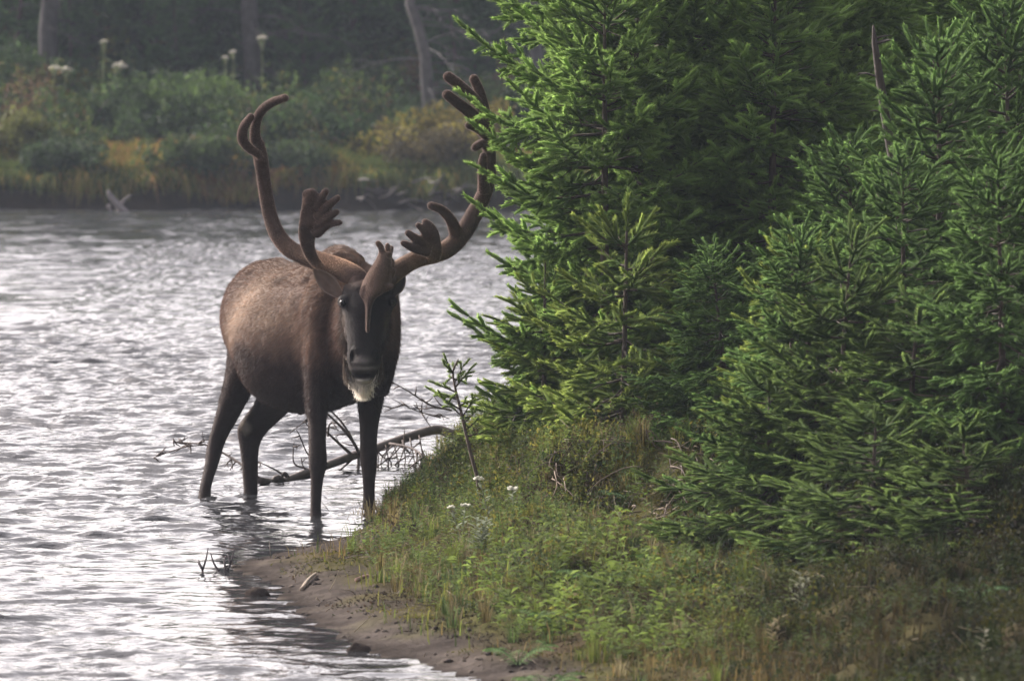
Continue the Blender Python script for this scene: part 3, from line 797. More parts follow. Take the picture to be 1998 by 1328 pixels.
    wq = smooth(.95, .55, np.abs(q) + r.normal(0, .12, K))[:, None]; cc = (np.array([.10, .075, .06]) * (1 - wq) + np.array([.85, .79, .70]) * wq) * r.uniform(.75, 1.1, (K, 1))
    B.add(vv, np.hstack([i0 + 3, i0 + 2, i0 + 4]), np.hstack([i0, i0 + 1, i0 + 2, i0 + 3]), np.repeat(cc, 5, 0)); B.build('beard', M_hair, CB, smooth_=False)
    # eyes
    for px in (669, 764):
        c = np.array(at(px, 591, 29.418 if px < 700 else 29.422)); t = np.linspace(-1, 1, 9); k = np.sqrt(np.maximum(1 - t * t, .001))
        e = MB(); e.loft([c + np.array([0, .01, .017 * q]) for q in t], (1, 0, 0), (0, 1, 0), .016 * k, .02 * k, n=16); e.build('eye', M_eye, CB)
    # ears: cupped leaves
    def ear(base, tip, widest, wid, outer, inner, open_dir):
        base = np.array(base); tip = np.array(tip); d = tip - base; L = np.linalg.norm(d); u = d / L
        o = unit(np.array(open_dir) - u * np.dot(open_dir, u)); sdir = np.cross(u, o)
        t = np.linspace(0, 1, 12); prof = np.interp(t, [0, .12, .35, .6, .85, 1], [.45, .7, 1, .92, .5, .06]) * wid
        n_ = 9; a = np.linspace(-1, 1, n_)
        V1 = []
        for thick in (0, 1):
            for i, q in enumerate(t):
                for w_ in a:
                    cup = (w_ ** 2) * prof[i] * .75
                    V1.append(base + u * q * L + sdir * prof[i] * w_ * .85 + o * (cup - (.008 if thick else 0) * (1 - .4 * abs(w_)) - prof[i] * .3))
        m = 12; Q_ = []
        for k in (0, 1):
            for i in range(m - 1):
                for j in range(n_ - 1):
                    p = k * m * n_ + i * n_ + j; qd = (p, p + 1, p + n_ + 1, p + n_); Q_.append(qd if k else qd[::-1])
        for i in range(m - 1):
            for j in (0, n_ - 1):
                p = i * n_ + j; Q_.append((p, p + n_, p + n_ + m * n_, p + m * n_))
        for j in range(n_ - 1):
            p = (m - 1) * n_ + j; Q_.append((p, p + 1, p + 1 + m * n_, p + m * n_))
        CC = np.vstack([np.tile(inner, (m * n_, 1)), np.tile(outer, (m * n_, 1))])
        edge = np.tile(np.abs(np.tile(a, m)) > .9, 2); CC[edge] = (.26, .20, .16)
        e = MB(); e.add(V1, None, Q_, CC); ob_ = e.build('ear', M_coat, CB)
        Vn = np.array(V1, np.float32); Nn = np.tile(-o, (len(Vn), 1)); Nn[:m * n_] = o
        return Vn, Nn, np.array(Q_), CC
    for args in (((*at(664, 576, 29.56),), at(612, 524, 29.60), .4, .047, (.12, .085, .065), (.13, .09, .07), (.25, -1, -.25)),
                 ((*at(764, 577, 29.56),), at(790, 534, 29.63), .4, .034, (.10, .07, .055), (.05, .04, .036), (.2, -1, -.1))):
        Vn, Nn, Qn, Cn = ear(*args)
    # antlers -------------------------------------------------------------
    VC = np.array([.105, .066, .050])
    def T3(pts, k=5): return catmull([at(x, y, Y) for x, y, Y in pts], k)
    def tb(mb, pts, rad, k=5, n=14, flat=1.0):
        P = T3(pts, k); rr = catmull(np.array(rad, float)[:, None] * np.ones((1, 3)), k)[:, 0] / F * 29.5
        P = np.vstack([P, P[-1] + unit(P[-1] - P[-2]) * rr[-1] * .5]); rr = np.append(rr, rr[-1] * .75)
        mb.tube(P, rr, n, VC, flat)
    def plate(mb, rows, n=20):
        vring_loft(mb, rows, n)
    # image-left antler
    L_ = MB()
    tb(L_, [(708, 560, 29.54), (692, 541, 29.56), (660, 524, 29.62), (622, 510, 29.68), (590, 498, 29.74), (562, 483, 29.79), (540, 455, 29.83), (527, 420, 29.86), (519, 380, 29.86), (513, 340, 29.84), (508, 305, 29.80), (503, 280, 29.77)],
       [22, 22, 21, 19, 17, 16.5, 15.5, 14, 13.5, 13.5, 14, 12.5])
    tb(L_, [(505, 290, 29.78), (498, 268, 29.74), (499, 243, 29.70), (509, 218, 29.66), (530, 201, 29.62), (557, 191, 29.58)], [13, 11, 9.5, 9, 8.5, 7.5])
    tb(L_, [(512, 310, 29.80), (502, 300, 29.74), (486, 289, 29.70), (473, 271, 29.67), (476, 248, 29.65), (490, 228, 29.63)], [9, 8, 9, 10, 9, 7.5])
    plate(L_, [(528, 632, 12, 29.62, .03), (512, 616, 13, 29.58, .03), (492, 604, 13, 29.54, .028), (470, 599, 15, 29.50, .024), (448, 602, 20, 29.48, .020), (440, 611, 28, 29.46, .018), (422, 616, 31, 29.46, .018), (405, 617, 29, 29.45, .018), (390, 614, 24, 29.45, .018), (378, 606, 16, 29.45, .016), (370, 605, 9, 29.45, .014)])
    tb(L_, [(604, 400, 29.45), (603, 385, 29.45), (607, 376, 29.45)], [12, 11, 9])
    tb(L_, [(615, 410, 29.45), (625, 390, 29.44), (636, 373, 29.42)], [12, 8, 6.5])
    tb(L_, [(620, 425, 29.45), (640, 402, 29.42), (659, 386, 29.40)], [12, 8, 6])
    tb(L_, [(618, 440, 29.46), (640, 424, 29.42), (658, 413, 29.40)], [12, 8.5, 5.5])
    tb(L_, [(615, 455, 29.47), (640, 438, 29.43), (664, 434, 29.40)], [12, 8, 5])
    # image-right antler
    R_ = MB()
    tb(R_, [(738, 560, 29.54), (752, 545, 29.56), (780, 524, 29.60), (812, 506, 29.66), (845, 497, 29.72), (875, 484, 29.77), (903, 455, 29.81), (925, 418, 29.84), (944, 380, 29.84), (953, 345, 29.82), (955, 305, 29.79), (952, 270, 29.76), (948, 240, 29.73)],
       [21, 20, 18, 17, 17, 18, 18, 17, 15, 14, 13, 13, 13])
    tb(R_, [(945, 372, 29.80), (942, 345, 29.74), (941, 320, 29.70), (943, 304, 29.67)], [13, 10, 9, 7])
    tb(R_, [(890, 455, 29.78), (880, 430, 29.74), (862, 410, 29.71), (840, 401, 29.68)], [14, 11, 9, 7.5])
    tb(R_, [(950, 250, 29.73), (945, 215, 29.71), (936, 180, 29.69), (924, 153, 29.67)], [13, 11, 10, 9])
    tb(R_, [(948, 235, 29.73), (930, 200, 29.66), (903, 172, 29.60), (873, 149, 29.56)], [13, 11, 10.5, 10])
    tb(R_, [(950, 250, 29.74), (925, 226, 29.64), (898, 205, 29.58), (871, 184, 29.54)], [13, 12, 11, 9.5])
    tb(R_, [(953, 265, 29.74), (935, 252, 29.68), (914, 244, 29.63)], [13, 10, 8])
    tb(R_, [(955, 290, 29.77), (942, 280, 29.70), (926, 288, 29.66)], [12, 9, 8])
    plate(R_, [(512, 846, 9, 29.66, .028), (502, 846, 14, 29.62, .028), (490, 843, 20, 29.58, .024), (478, 836, 26, 29.56, .02), (464, 839, 20, 29.54, .018), (450, 841, 14, 29.53, .017), (438, 836, 11, 29.53, .015), (430, 830, 7, 29.53, .012)])
    tb(R_, [(842, 462, 29.54), (838, 443, 29.53), (829, 433, 29.53)], [11, 9, 7])
    tb(R_, [(835, 462, 29.54), (825, 448, 29.52), (815, 439, 29.51)], [9, 7, 5.5])
    tb(R_, [(835, 480, 29.56), (812, 466, 29.52), (795, 454, 29.50)], [13, 9, 6.5])
    tb(R_, [(835, 490, 29.56), (808, 484, 29.52), (786, 474, 29.50)], [12, 9, 6])
    # brow shovel, seen nearly edge on in front of the forehead
    plate(R_, [(492, 752, 12, 29.36, .03), (506, 749, 15, 29.36, .045), (522, 744, 20, 29.36, .06), (540, 739, 26, 29.365, .075), (556, 734, 28, 29.37, .085), (570, 727, 22, 29.36, .085), (580, 721, 13, 29.34, .08), (598, 719, 5.5, 29.325, .075), (622, 718, 4, 29.31, .055), (640, 717, 3, 29.30, .03), (648, 717, 2.5, 29.295, .018)], 18)
    tb(R_, [(755, 548, 29.52), (750, 545, 29.46), (744, 545, 29.40)], [19, 17, 15])
    tb(R_, [(748, 510, 29.36), (746, 494, 29.35), (743, 482, 29.34), (737, 474, 29.33)], [9, 6.5, 6, 5.5])
    tb(R_, [(757, 512, 29.37), (757, 493, 29.37), (756, 478, 29.37)], [8, 6, 5])
    tb(R_, [(758, 505, 29.39), (763, 488, 29.41), (764, 482, 29.42)], [6, 4.5, 4])
    tb(R_, [(757, 530, 29.39), (765, 514, 29.42), (764, 507, 29.43)], [9, 5.5, 4.5])
    tb(R_, [(755, 545, 29.37), (765, 534, 29.36), (768, 527, 29.36)], [9, 6, 5])
    tb(R_, [(748, 562, 29.34), (758, 560, 29.32), (764, 557, 29.31)], [9, 6, 5])
    tb(R_, [(712, 560, 29.33), (708, 572, 29.31), (710, 580, 29.30)], [7, 6, 4])
    for q, sd_ in ((L_, 11), (R_, 12)):
        V, N, T, Q = remeshed(q, 'antler', M_velvet, CB, .0042, 4)
        nz = fbm(V[:, 0] * 14, V[:, 2] * 14, 3)[:, None]
        base = np.exp(-(((V[:, 0] - xx(718, 29.5)) / .30) ** 2 + ((V[:, 2] - 1.13) / .14) ** 2))[:, None] * smooth(29.5, 29.6, V[:, 1])[:, None]
        C = np.array([.06, .040, .033]) * (.6 + .8 * nz) * (1 - base * .0) + np.array([.20, .13, .08]) * base * nz * 1.3 + (np.array([.06, .040, .03]) * np.exp(-((V[:, 0] - xx(735, 29.36)) / .09) ** 2)[:, None] * smooth(29.45, 29.40, V[:, 1])[:, None] * (0.0 + 1.0 * smooth(zz_(590, 29.3), zz_(560, 29.3), V[:, 2])[:, None]))  # extra pale term on the upper brow shovel stands for light on it
        o = MB(); o.add(V, T, Q, C); an = o.build('antler', M_velvet, CB)
        hairs('velvet_fuzz', V, N, T, Q, C * 2.2 + .02, 60000, lambda P: np.full(len(P), .0055), .0006, lambda P, n_: np.tile((0, 0, 1.), (len(P), 1)), M_hair, an, lift=.75, seed=sd_)
caribou()

# ------------------------------------------------------------------ ground cover on the near bank
def scatter(n, seed, x0=-1.3, x1=2.6, y0=18.0, y1=34.5):
    r = np.random.RandomState(seed)
    y = y0 + (y1 - y0) * r.rand(n); x = r.uniform(-1, 1, n) * (1120 / F) * y
    m = r.rand(n) < .38          # extra plants on the steep riser
    y = np.where(m, riser(x) + r.normal(.0, .33, n), y)
    return x, y, r
def veg_dist(x, y):
    return land_dist(x, y) + .40 * smooth(28.2, 29.3, y)

def cover():
    # grass blades
    x, y, r = scatter(190000, 1)
    d = veg_dist(x, y); den = fbm(x * 2.2 + 3, y * 1.4, 3)
    k = (d > .2) & (r.rand(len(x)) > .93 * bare(x, y)) & (r.rand(len(x)) < smooth(.15, .8, d) * (.12 + smooth(.36, .58, den) * .55))
    x, y, d = x[k], y[k], d[k]; z = terrain(x, y); n = len(x)
    pal = np.array([(.10, .13, .028), (.15, .155, .035), (.17, .125, .05), (.07, .10, .03), (.20, .17, .09)])
    pk = fbm(x * 1.6 + 20, y * 1.1 + 8, 3) + r.normal(0, .09, n)
    ci = np.where(pk > .60, 1, np.where(pk > .5, 0, np.where(pk > .42, 3, 2))); ci[r.rand(n) < .06] = 4
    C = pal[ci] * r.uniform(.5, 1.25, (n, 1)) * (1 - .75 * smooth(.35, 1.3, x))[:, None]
    L = r.uniform(.025, .11, n) * (.6 + .9 * fbm(x * 3, y * 2)); az = r.rand(n) * 6.28; ln = r.uniform(.2, .9, n)
    u = np.stack([np.cos(az), np.sin(az), 0 * az], 1); sv = np.stack([-u[:, 1], u[:, 0], 0 * az], 1) * (.0015 + .0012 * r.rand(n))[:, None]
    P = np.stack([x, y, z - .005], 1); up = np.array([0, 0, 1.])
    m1 = P + (up * .55 + u * ln[:, None] * .2) * L[:, None]; t1 = P + (up * .85 + u * ln[:, None] * .75) * L[:, None]
    v = np.stack([P - sv, P + sv, m1 + sv * .8, m1 - sv * .8, t1], 1).reshape(-1, 3); i0 = np.arange(n)[:, None] * 5
    b = MB(); b.add(v, np.hstack([i0 + 3, i0 + 2, i0 + 4]), np.hstack([i0, i0 + 1, i0 + 2, i0 + 3]), np.repeat(C, 5, 0))
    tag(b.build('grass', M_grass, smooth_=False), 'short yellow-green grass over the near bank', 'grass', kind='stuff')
    # moss and heath: tiny leaf clumps hugging the ground
    x, y, r = scatter(330000, 2)
    d = veg_dist(x, y); den = fbm(x * 3.4 + 13, y * 2.4, 4)
    k = (d > .12) & (r.rand(len(x)) > .8 * bare(x, y)) & (r.rand(len(x)) < np.maximum(smooth(.12, .55, d + .9 * (den - .5)), .8 * smooth(.56, .66, den)) * .9)
    x, y = x[k], y[k]; n = len(x); z = terrain(x, y)
    h = .055 * smooth(.42, .75, fbm(x * 6, y * 5, 3)) * smooth(.5, 1.0, veg_dist(x, y))
    P = np.stack([x, y, z + h * r.rand(n) + .002], 1)
    pal = np.array([(.105, .105, .022), (.17, .15, .03), (.055, .07, .022), (.085, .055, .035), (.04, .032, .024)])
    pk = fbm(x * 2.3 + 2, y * 1.7 + 5, 4) + r.normal(0, .07, n)
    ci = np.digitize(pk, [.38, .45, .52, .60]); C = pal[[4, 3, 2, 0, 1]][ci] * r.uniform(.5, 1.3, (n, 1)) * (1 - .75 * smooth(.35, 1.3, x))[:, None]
    a = r.normal(size=(n, 3)); b_ = r.normal(size=(n, 3)); sz = r.uniform(.005, .013, n)[:, None]
    a = unit(a) * sz; b_ = unit(b_) * sz * .6
    v = np.stack([P - a, P + b_, P + a + np.array([0, 0, .003])], 1).reshape(-1, 3)
    b = MB(); b.add(v, np.arange(n * 3).reshape(-1, 3), None, np.repeat(C, 3, 0))
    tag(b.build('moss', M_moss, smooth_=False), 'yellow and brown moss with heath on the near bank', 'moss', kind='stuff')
    # leafy herbs
    x, y, r = scatter(26000, 3)
    d = veg_dist(x, y); den = fbm(x * 1.5 + 31, y * 1.0 + 2, 3)
    k = (d > .45) & (r.rand(len(x)) > .8 * bare(x, y)) & (r.rand(len(x)) < smooth(.38, .58, den) * .85 + .12)
    x, y = x[k], y[k]; n = len(x); z = terrain(x, y)
    V = []; C = []; 
    b = MB(); nl = 9
    H = r.uniform(.03, .13, n) * (.6 + .9 * fbm(x * 2.5, y * 2 + 9, 3)); tone = r.uniform(.35, 1.1, n) * (1 - .7 * smooth(.35, 1.3, x)); hue = fbm(x * 1.2, y + 4, 2)
    for j in range(nl):
        az = r.rand(n) * 6.28; hh = H * (.25 + .75 * (j + 1) / nl); l = r.uniform(.014, .034, n) * (1.2 - .5 * j / nl)
        u = np.stack([np.cos(az), np.sin(az), r.uniform(-.1, .55, n)], 1); s = np.stack([-np.sin(az), np.cos(az), 0 * az], 1) * (l * .28)[:, None]
        o = np.stack([x, y, z + hh], 1); t = o + u * l[:, None]; m = o + u * (l * .5)[:, None] + np.array([0, 0, .003])
        v = np.stack([o, m + s, t, m - s], 1).reshape(-1, 3)
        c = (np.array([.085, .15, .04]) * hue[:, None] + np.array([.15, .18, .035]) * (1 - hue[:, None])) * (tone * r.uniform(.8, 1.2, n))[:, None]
        b.add(v, None, np.arange(n * 4).reshape(-1, 4), np.repeat(c, 4, 0))
    s = np.array([.0012, 0, 0]); o = np.stack([x, y, z - .01], 1); t = o + np.stack([0 * H, 0 * H, H], 1)
    b.add(np.stack([o - s, o + s, t], 1).reshape(-1, 3), np.arange(n * 3).reshape(-1, 3), None, (.07, .07, .03))
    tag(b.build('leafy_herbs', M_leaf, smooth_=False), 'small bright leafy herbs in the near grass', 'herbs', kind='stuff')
    # a patch of larger bright leaves in the middle of the slope
    r = np.random.RandomState(61); m = 300; px = np.clip(r.normal(1110, 125, m), 820, 1500); py = r.normal(1120, 50, m); y = (CAM_H - .27) * F / (py - HZ); x = (px - 999) / F * y; k = land_dist(x, y) > .5; x, y = x[k], y[k]; m = len(x); z = terrain(x, y)
    b = MB(); tone = r.uniform(.55, 1.3, m); H = r.uniform(.05, .14, m)
    for j in range(10):
        az = r.rand(m) * 6.28; hh = H * (.3 + .7 * (j + 1) / 10); l = r.uniform(.022, .05, m)
        u = np.stack([np.cos(az), np.sin(az), r.uniform(-.1, .7, m)], 1); sv = np.stack([-np.sin(az), np.cos(az), 0 * az], 1) * (l * .24)[:, None]
        o = np.stack([x + .01 * np.cos(az), y + .01 * np.sin(az), z + hh], 1); t = o + u * l[:, None] - [0, 0, .006]; mm = o + u * (l * .5)[:, None] + [0, 0, .005]
        b.add(np.stack([o, mm + sv, t, mm - sv], 1).reshape(-1, 3), None, np.arange(m * 4).reshape(-1, 4), np.repeat(np.array([.12, .165, .035]) * (tone * r.uniform(.8, 1.2, m))[:, None], 4, 0))
    sv = np.array([.0015, 0, 0]); o = np.stack([x, y, z - .01], 1); t = o + np.stack([0 * H, 0 * H, H], 1)
    b.add(np.stack([o - sv, o + sv, t], 1).reshape(-1, 3), np.arange(m * 3).reshape(-1, 3), None, (.08, .09, .03))
    tag(b.build('broad_herbs', M_leaf, smooth_=False), 'patch of broader bright green herbs in the middle of the near slope', 'herbs', kind='stuff')
    # heath clumps
    x, y, r = scatter(6500, 8)
    d = veg_dist(x, y); k = (d > .45) & (r.rand(len(x)) > bare(x, y)) & (r.rand(len(x)) < smooth(.4, 1.1, d) * (.25 + .75 * smooth(.42, .55, fbm(x * 1.3 + 50, y + 3, 3))))
    x, y = x[k], y[k]; m = len(x); z = terrain(x, y); per = 130
    R_ = r.uniform(.04, .15, m); Hh = R_ * r.uniform(.7, 1.5, m)
    u = unit(r.normal(size=(m, per, 3))); u[..., 2] = np.abs(u[..., 2]); rad = r.uniform(.45, 1.0, (m, per, 1)) ** .5 * (1 + .3 * r.normal(size=(m, per, 1)) * .5)
    P = np.stack([x, y, z - .01], 1)[:, None] + u * rad * np.stack([R_, R_, Hh], 1)[:, None]
    pal = np.array([(.04, .055, .02), (.085, .10, .025), (.045, .034, .022), (.14, .13, .028), (.055, .08, .03)])
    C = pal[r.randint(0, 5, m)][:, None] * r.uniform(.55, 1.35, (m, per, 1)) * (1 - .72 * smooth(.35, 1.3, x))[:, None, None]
    P = P.reshape(-1, 3); n = len(P); a = unit(r.normal(size=(n, 3)) + [0, 0, .5]) * r.uniform(.006, .013, n)[:, None]; b_ = unit(r.normal(size=(n, 3))) * r.uniform(.003, .006, n)[:, None]
    b = MB(); b.add(np.stack([P - a, P + b_, P + a, P - b_], 1).reshape(-1, 3), None, np.arange(n * 4).reshape(-1, 4), np.repeat(C.reshape(-1, 3), 4, 0))
    tag(b.build('heath', M_leaf, smooth_=False), 'dense low heath cushions over the near bank', 'heath', kind='stuff')
    # long grass tufts
    x, y, r = scatter(2600, 9)
    d = veg_dist(x, y); k = (d > .4) & (r.rand(len(x)) > bare(x, y)); x, y = x[k], y[k]; m = len(x); per = 26; z = terrain(x, y)
    az = r.rand(m, per) * 6.28; ln = r.uniform(.15, .9, (m, per)); L = r.uniform(.06, .17, (m, 1)) * r.uniform(.5, 1.1, (m, per))
    u = np.stack([np.cos(az), np.sin(az), 0 * az], -1); sv = np.stack([-u[..., 1], u[..., 0], 0 * az], -1) * .0018
    P = np.stack([x, y, z - .01], 1)[:, None] + u * .015; up = np.array([0, 0, 1.])
    m1 = P + (up * .6 + u * ln[..., None] * .2) * L[..., None]; t1 = P + (up * (1.0 - .5 * ln[..., None] ** 2) + u * ln[..., None] * .85) * L[..., None]
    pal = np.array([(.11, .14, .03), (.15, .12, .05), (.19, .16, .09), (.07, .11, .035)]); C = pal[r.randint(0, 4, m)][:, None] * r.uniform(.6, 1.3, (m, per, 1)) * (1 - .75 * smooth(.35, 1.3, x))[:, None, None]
    v = np.stack([P - sv, P + sv, m1 + sv * .8, m1 - sv * .8, t1], 2).reshape(-1, 3); i0 = np.arange(m * per)[:, None] * 5
    b = MB(); b.add(v, np.hstack([i0 + 3, i0 + 2, i0 + 4]), np.hstack([i0, i0 + 1, i0 + 2, i0 + 3]), np.repeat(C.reshape(-1, 3), 5, 0))
    tag(b.build('long_grass', M_grass, smooth_=False), 'longer arching grass standing among the moss of the near bank', 'grass', kind='stuff')
    # litter: dead stalks, twigs, roots
    x, y, r = scatter(5200, 4)
    d = veg_dist(x, y); k = (d > .1) & (r.rand(len(x)) < .25 + .5 * smooth(.5, 1.2, d)); x, y = x[k], y[k]; z = terrain(x, y)
    b = MB()
    for i in range(len(x)):
        l = r.uniform(.02, .16); az = r.rand() * 6.28; el = abs(r.normal(0, .35)); u = np.array([math.cos(az) * math.cos(el), math.sin(az) * math.cos(el), math.sin(el)])
        p = np.array([x[i], y[i], z[i] + .004]); c = np.array([(.10, .075, .055), (.20, .16, .11), (.05, .035, .03)][r.randint(3)])
        b.tube(np.array([p, p + u * l * .5 + r.normal(0, .006, 3), p + u * l]), [.0022, .0018, .0008], 3, c)
    tag(b.build('litter', M_dead), 'scattered dead stalks and rootlets on the near bank', 'litter', kind='stuff')
    b = MB()
    for i in range(150):
        xx0 = r.uniform(.05, 1.05); yy0 = float(riser(np.array([xx0]))[0]) + r.uniform(-.35, .35); zz0 = float(terrain(np.array([xx0]), np.array([yy0]))[0])
        d0 = unit(np.array([r.normal(0, .6), -.5, -.1])); l = r.uniform(.06, .28); p = np.array([xx0, yy0, zz0 + r.uniform(.0, .05)])
        q = [p, p + d0 * l * .35 + [0, 0, .01], p + d0 * l * .7 + [r.normal(0, .02), 0, -.02], p + d0 * l + [r.normal(0, .03), 0, -.05]]
        b.tube(catmull(q, 2), np.linspace(.0035, .001, 7), 4, (.09, .065, .05) if i % 3 else (.16, .12, .09))
    tag(b.build('exposed_roots', M_dead), 'fine roots hanging out of the eroded soil face under the spruces', 'roots', kind='stuff')
    # mud crumbs and pebbles
    x, y, r = scatter(26000, 6)
    d = land_dist(x, y); k = (d > -.03) & (d < 1.1) & (fbm(x * 6, y * 5, 3) > .5); x, y = x[k], y[k]; z = terrain(x, y)
    ico = np.array([(0, 0, 1), (.9, 0, .1), (0, .9, .1), (-.9, 0, .1), (0, -.9, .1), (0, 0, -.7)]); tf = np.array([(0, 1, 2), (0, 2, 3), (0, 3, 4), (0, 4, 1), (5, 2, 1), (5, 3, 2), (5, 4, 3), (5, 1, 4)])
    n = len(x); sz = (.003 + .012 * r.rand(n) ** 3)[:, None, None]; v = np.stack([x, y, z], 1)[:, None] + (ico[None] + r.normal(0, .2, (n, 6, 3))) * sz * np.array([1.3, 1.3, .8])
    t = (tf[None] + (np.arange(n) * 6)[:, None, None]).reshape(-1, 3)
    b = MB(); b.add(v.reshape(-1, 3), t, None, np.repeat(np.array([(.06, .05, .044)]) * r.uniform(.5, 1.5, (n, 1)), 6, 0))
    tag(b.build('mud_crumbs', M_ground), 'dark crumbs of mud along the near shore', 'mud', kind='stuff')
cover()

def leaf_plant(name, px, py, z, H, label, cat, col, nl=14, ll=.05, lw=.007, stems=1, head=None, group=None, seed=0, lean=.15, curl=.25):
    Y = (CAM_H - z) * F / (py - HZ); x = xx(px, Y); r = np.random.RandomState(seed)
    g = float(terrain(np.array([x]), np.array([Y]))[0])
    e = empty(name, (x, Y, g), label, cat, group)
    for k in range(stems):
        az = r.rand() * 6.28; ln = r.uniform(.3, 1) * lean * (1 if stems == 1 else 1.8)
        u = np.array([math.cos(az), math.sin(az) * .5, 0]); h = H * r.uniform(.8, 1.05)
        q = np.linspace(0, 1, 6)[:, None]; P = np.array([x, Y, g - .01]) + u * ln * h * q ** 1.6 + np.array([0, 0, 1]) * q * h
        st = MB(); st.tube(P, np.linspace(.0035, .0018, 6), 5, np.array(col) * .8); st.build('stem', M_leaf, e)
        lf = MB()
        for j in range(nl):
            t = .12 + .86 * j / nl; p = P[int(t * 5)] * (1 - (t * 5) % 1) + P[min(5, int(t * 5) + 1)] * ((t * 5) % 1)
            a = j * 2.4 + r.rand(); l = ll * r.uniform(.7, 1.15) * (1.1 - .4 * t)
            d = np.array([math.cos(a), math.sin(a), .55]); s = np.array([-math.sin(a), math.cos(a), 0]) * lw
            m1 = p + d * l * .4; m2 = p + d * l * .75 + np.array([0, 0, -curl * l * .3]); tp = p + d * l + np.array([0, 0, -curl * l])
            lf.add([p - s * .3, p + s * .3, m1 + s, m1 - s, m2 + s * .75, m2 - s * .75, tp], [(5, 4, 6)], [(0, 1, 2, 3), (3, 2, 4, 5)], np.array(col) * r.uniform(.75, 1.2))
        lf.build('leaves', M_leaf, e, smooth_=False)
        if head:
            hb = MB(); c = P[-1]
            for j in range(26):
                a = r.rand() * 6.28; rr = head * math.sqrt(r.rand()); o = c + np.array([rr * math.cos(a), rr * math.sin(a), r.uniform(-.2, .5) * head * (1 - rr / head * .5)])
                s = head * .30; hb.tube(np.array([o - [0, 0, s * .5], o, o + [0, 0, s * .5]]), [s * .4, s, s * .5], 6, np.array((.62, .60, .50)) * r.uniform(.85, 1.1))
            hb.build('flower_head', M_flower, e)
    return e
GE = 'pearly everlastings on the near bank'
SV = (.22, .25, .17)
leaf_plant('everlasting_plant', 955, 940, .33, .26, 'pearly everlasting with one white flower head beside the sapling', 'plant', SV, head=.021, group=GE, seed=1, lean=.3)
leaf_plant('everlasting_plant', 1003, 965, .33, .24, 'pearly everlasting with a rounded white head, right of the sapling', 'plant', SV, head=.021, group=GE, seed=2, lean=.1)
leaf_plant('everlasting_plant', 900, 1020, .22, .22, 'pearly everlasting low on the grassy point with two white heads', 'plant', SV, head=.018, stems=2, group=GE, seed=3, lean=.15)
leaf_plant('everlasting_plant', 935, 1050, .22, .17, 'tuft of silver-green leaves below the low everlasting', 'plant', SV, nl=26, ll=.07, group=GE, seed=4, stems=3)
leaf_plant('everlasting_plant', 1080, 745, .36, .20, 'white-headed everlasting half hidden under the foremost spruce', 'plant', SV, head=.018, group=GE, seed=14)
leaf_plant('willowherb_plant', 1560, 1130, .33, .17, 'pale narrow-leaved herb with drooping leaves right of centre on the dark slope', 'plant', (.24, .25, .17), nl=20, ll=.06, stems=3, seed=5)
leaf_plant('willowherb_plant', 1512, 1150, .33, .12, 'buff dried herb left of the pale narrow-leaved one', 'plant', (.25, .21, .12), nl=14, ll=.05, stems=2, seed=6)
leaf_plant('willowherb_plant', 1915, 1215, .40, .12, 'pale star-leaved herb low on the dark right slope', 'plant', (.25, .24, .18), nl=10, ll=.05, stems=1, seed=7)
leaf_plant('willowherb_plant', 1885, 1310, .42, .14, 'pale herb near the bottom right corner', 'plant', (.22, .22, .14), nl=12, ll=.05, stems=2, seed=8)
leaf_plant('laurel_shrub', 1835, 900, .45, .18, 'broad-leaved laurel sprig in the dark gap at the right', 'shrub', (.12, .17, .085), nl=16, ll=.06, lw=.012, stems=3, seed=9, lean=.4)
leaf_plant('leafy_herb', 1400, 905, .45, .14, 'bright green herb at the foot of the yellow-green spruce', 'plant', (.12, .19, .05), nl=16, ll=.05, lw=.010, stems=3, seed=10)
leaf_plant('yellow_leaf_plant', 1853, 1065, .42, .06, 'small plant with orange-yellow leaves at the right', 'plant', (.42, .22, .03), nl=7, ll=.03, lw=.012, seed=12)
leaf_plant('leafy_herb', 770, 985, .02, .15, 'thin green herb at the water edge just right of the front hooves', 'plant', (.14, .19, .05), nl=12, ll=.03, lw=.006, seed=13)
GF = 'ferns on the near bank'
def fern(px, py, z, label, seed, n=7, L=.17, col=(.11, .19, .06)):
    Y = (CAM_H - z) * F / (py - HZ); x = xx(px, Y); r = np.random.RandomState(seed)
    g = float(terrain(np.array([x]), np.array([Y]))[0])
    e = empty('fern', (x, Y, g), label, 'fern', GF)
    for k in range(n):
        az = k / n * 6.28 + r.rand() * .5; u = np.array([math.cos(az), math.sin(az), 0]); s = np.array([-u[1], u[0], 0]); l = L * r.uniform(.75, 1.15)
        b = MB(); q = np.linspace(0, 1, 13)[:, None]; P = np.array([x, Y, g]) + u * l * .8 * q + np.array([0, 0, 1]) * l * (1.0 * q - .62 * q ** 2)
        b.tube(P, np.linspace(.002, .0008, 13), 4, np.array(col) * .7)
        for j in range(1, 13):
            w_ = l * .30 * math.sin(min(1, j / 12 + .15) * 3.0) + .004
            for sg in (-1, 1):
                p = P[j]; t = p + (s * sg + u * .45) * w_ + np.array([0, 0, -.01]); m = (p + t) / 2; v = u * .0045
                b.add([p, m + v, t, m - v], None, [(0, 1, 2, 3)], np.array(col) * r.uniform(.8, 1.2))
        b.build('frond', M_leaf, e, smooth_=False)
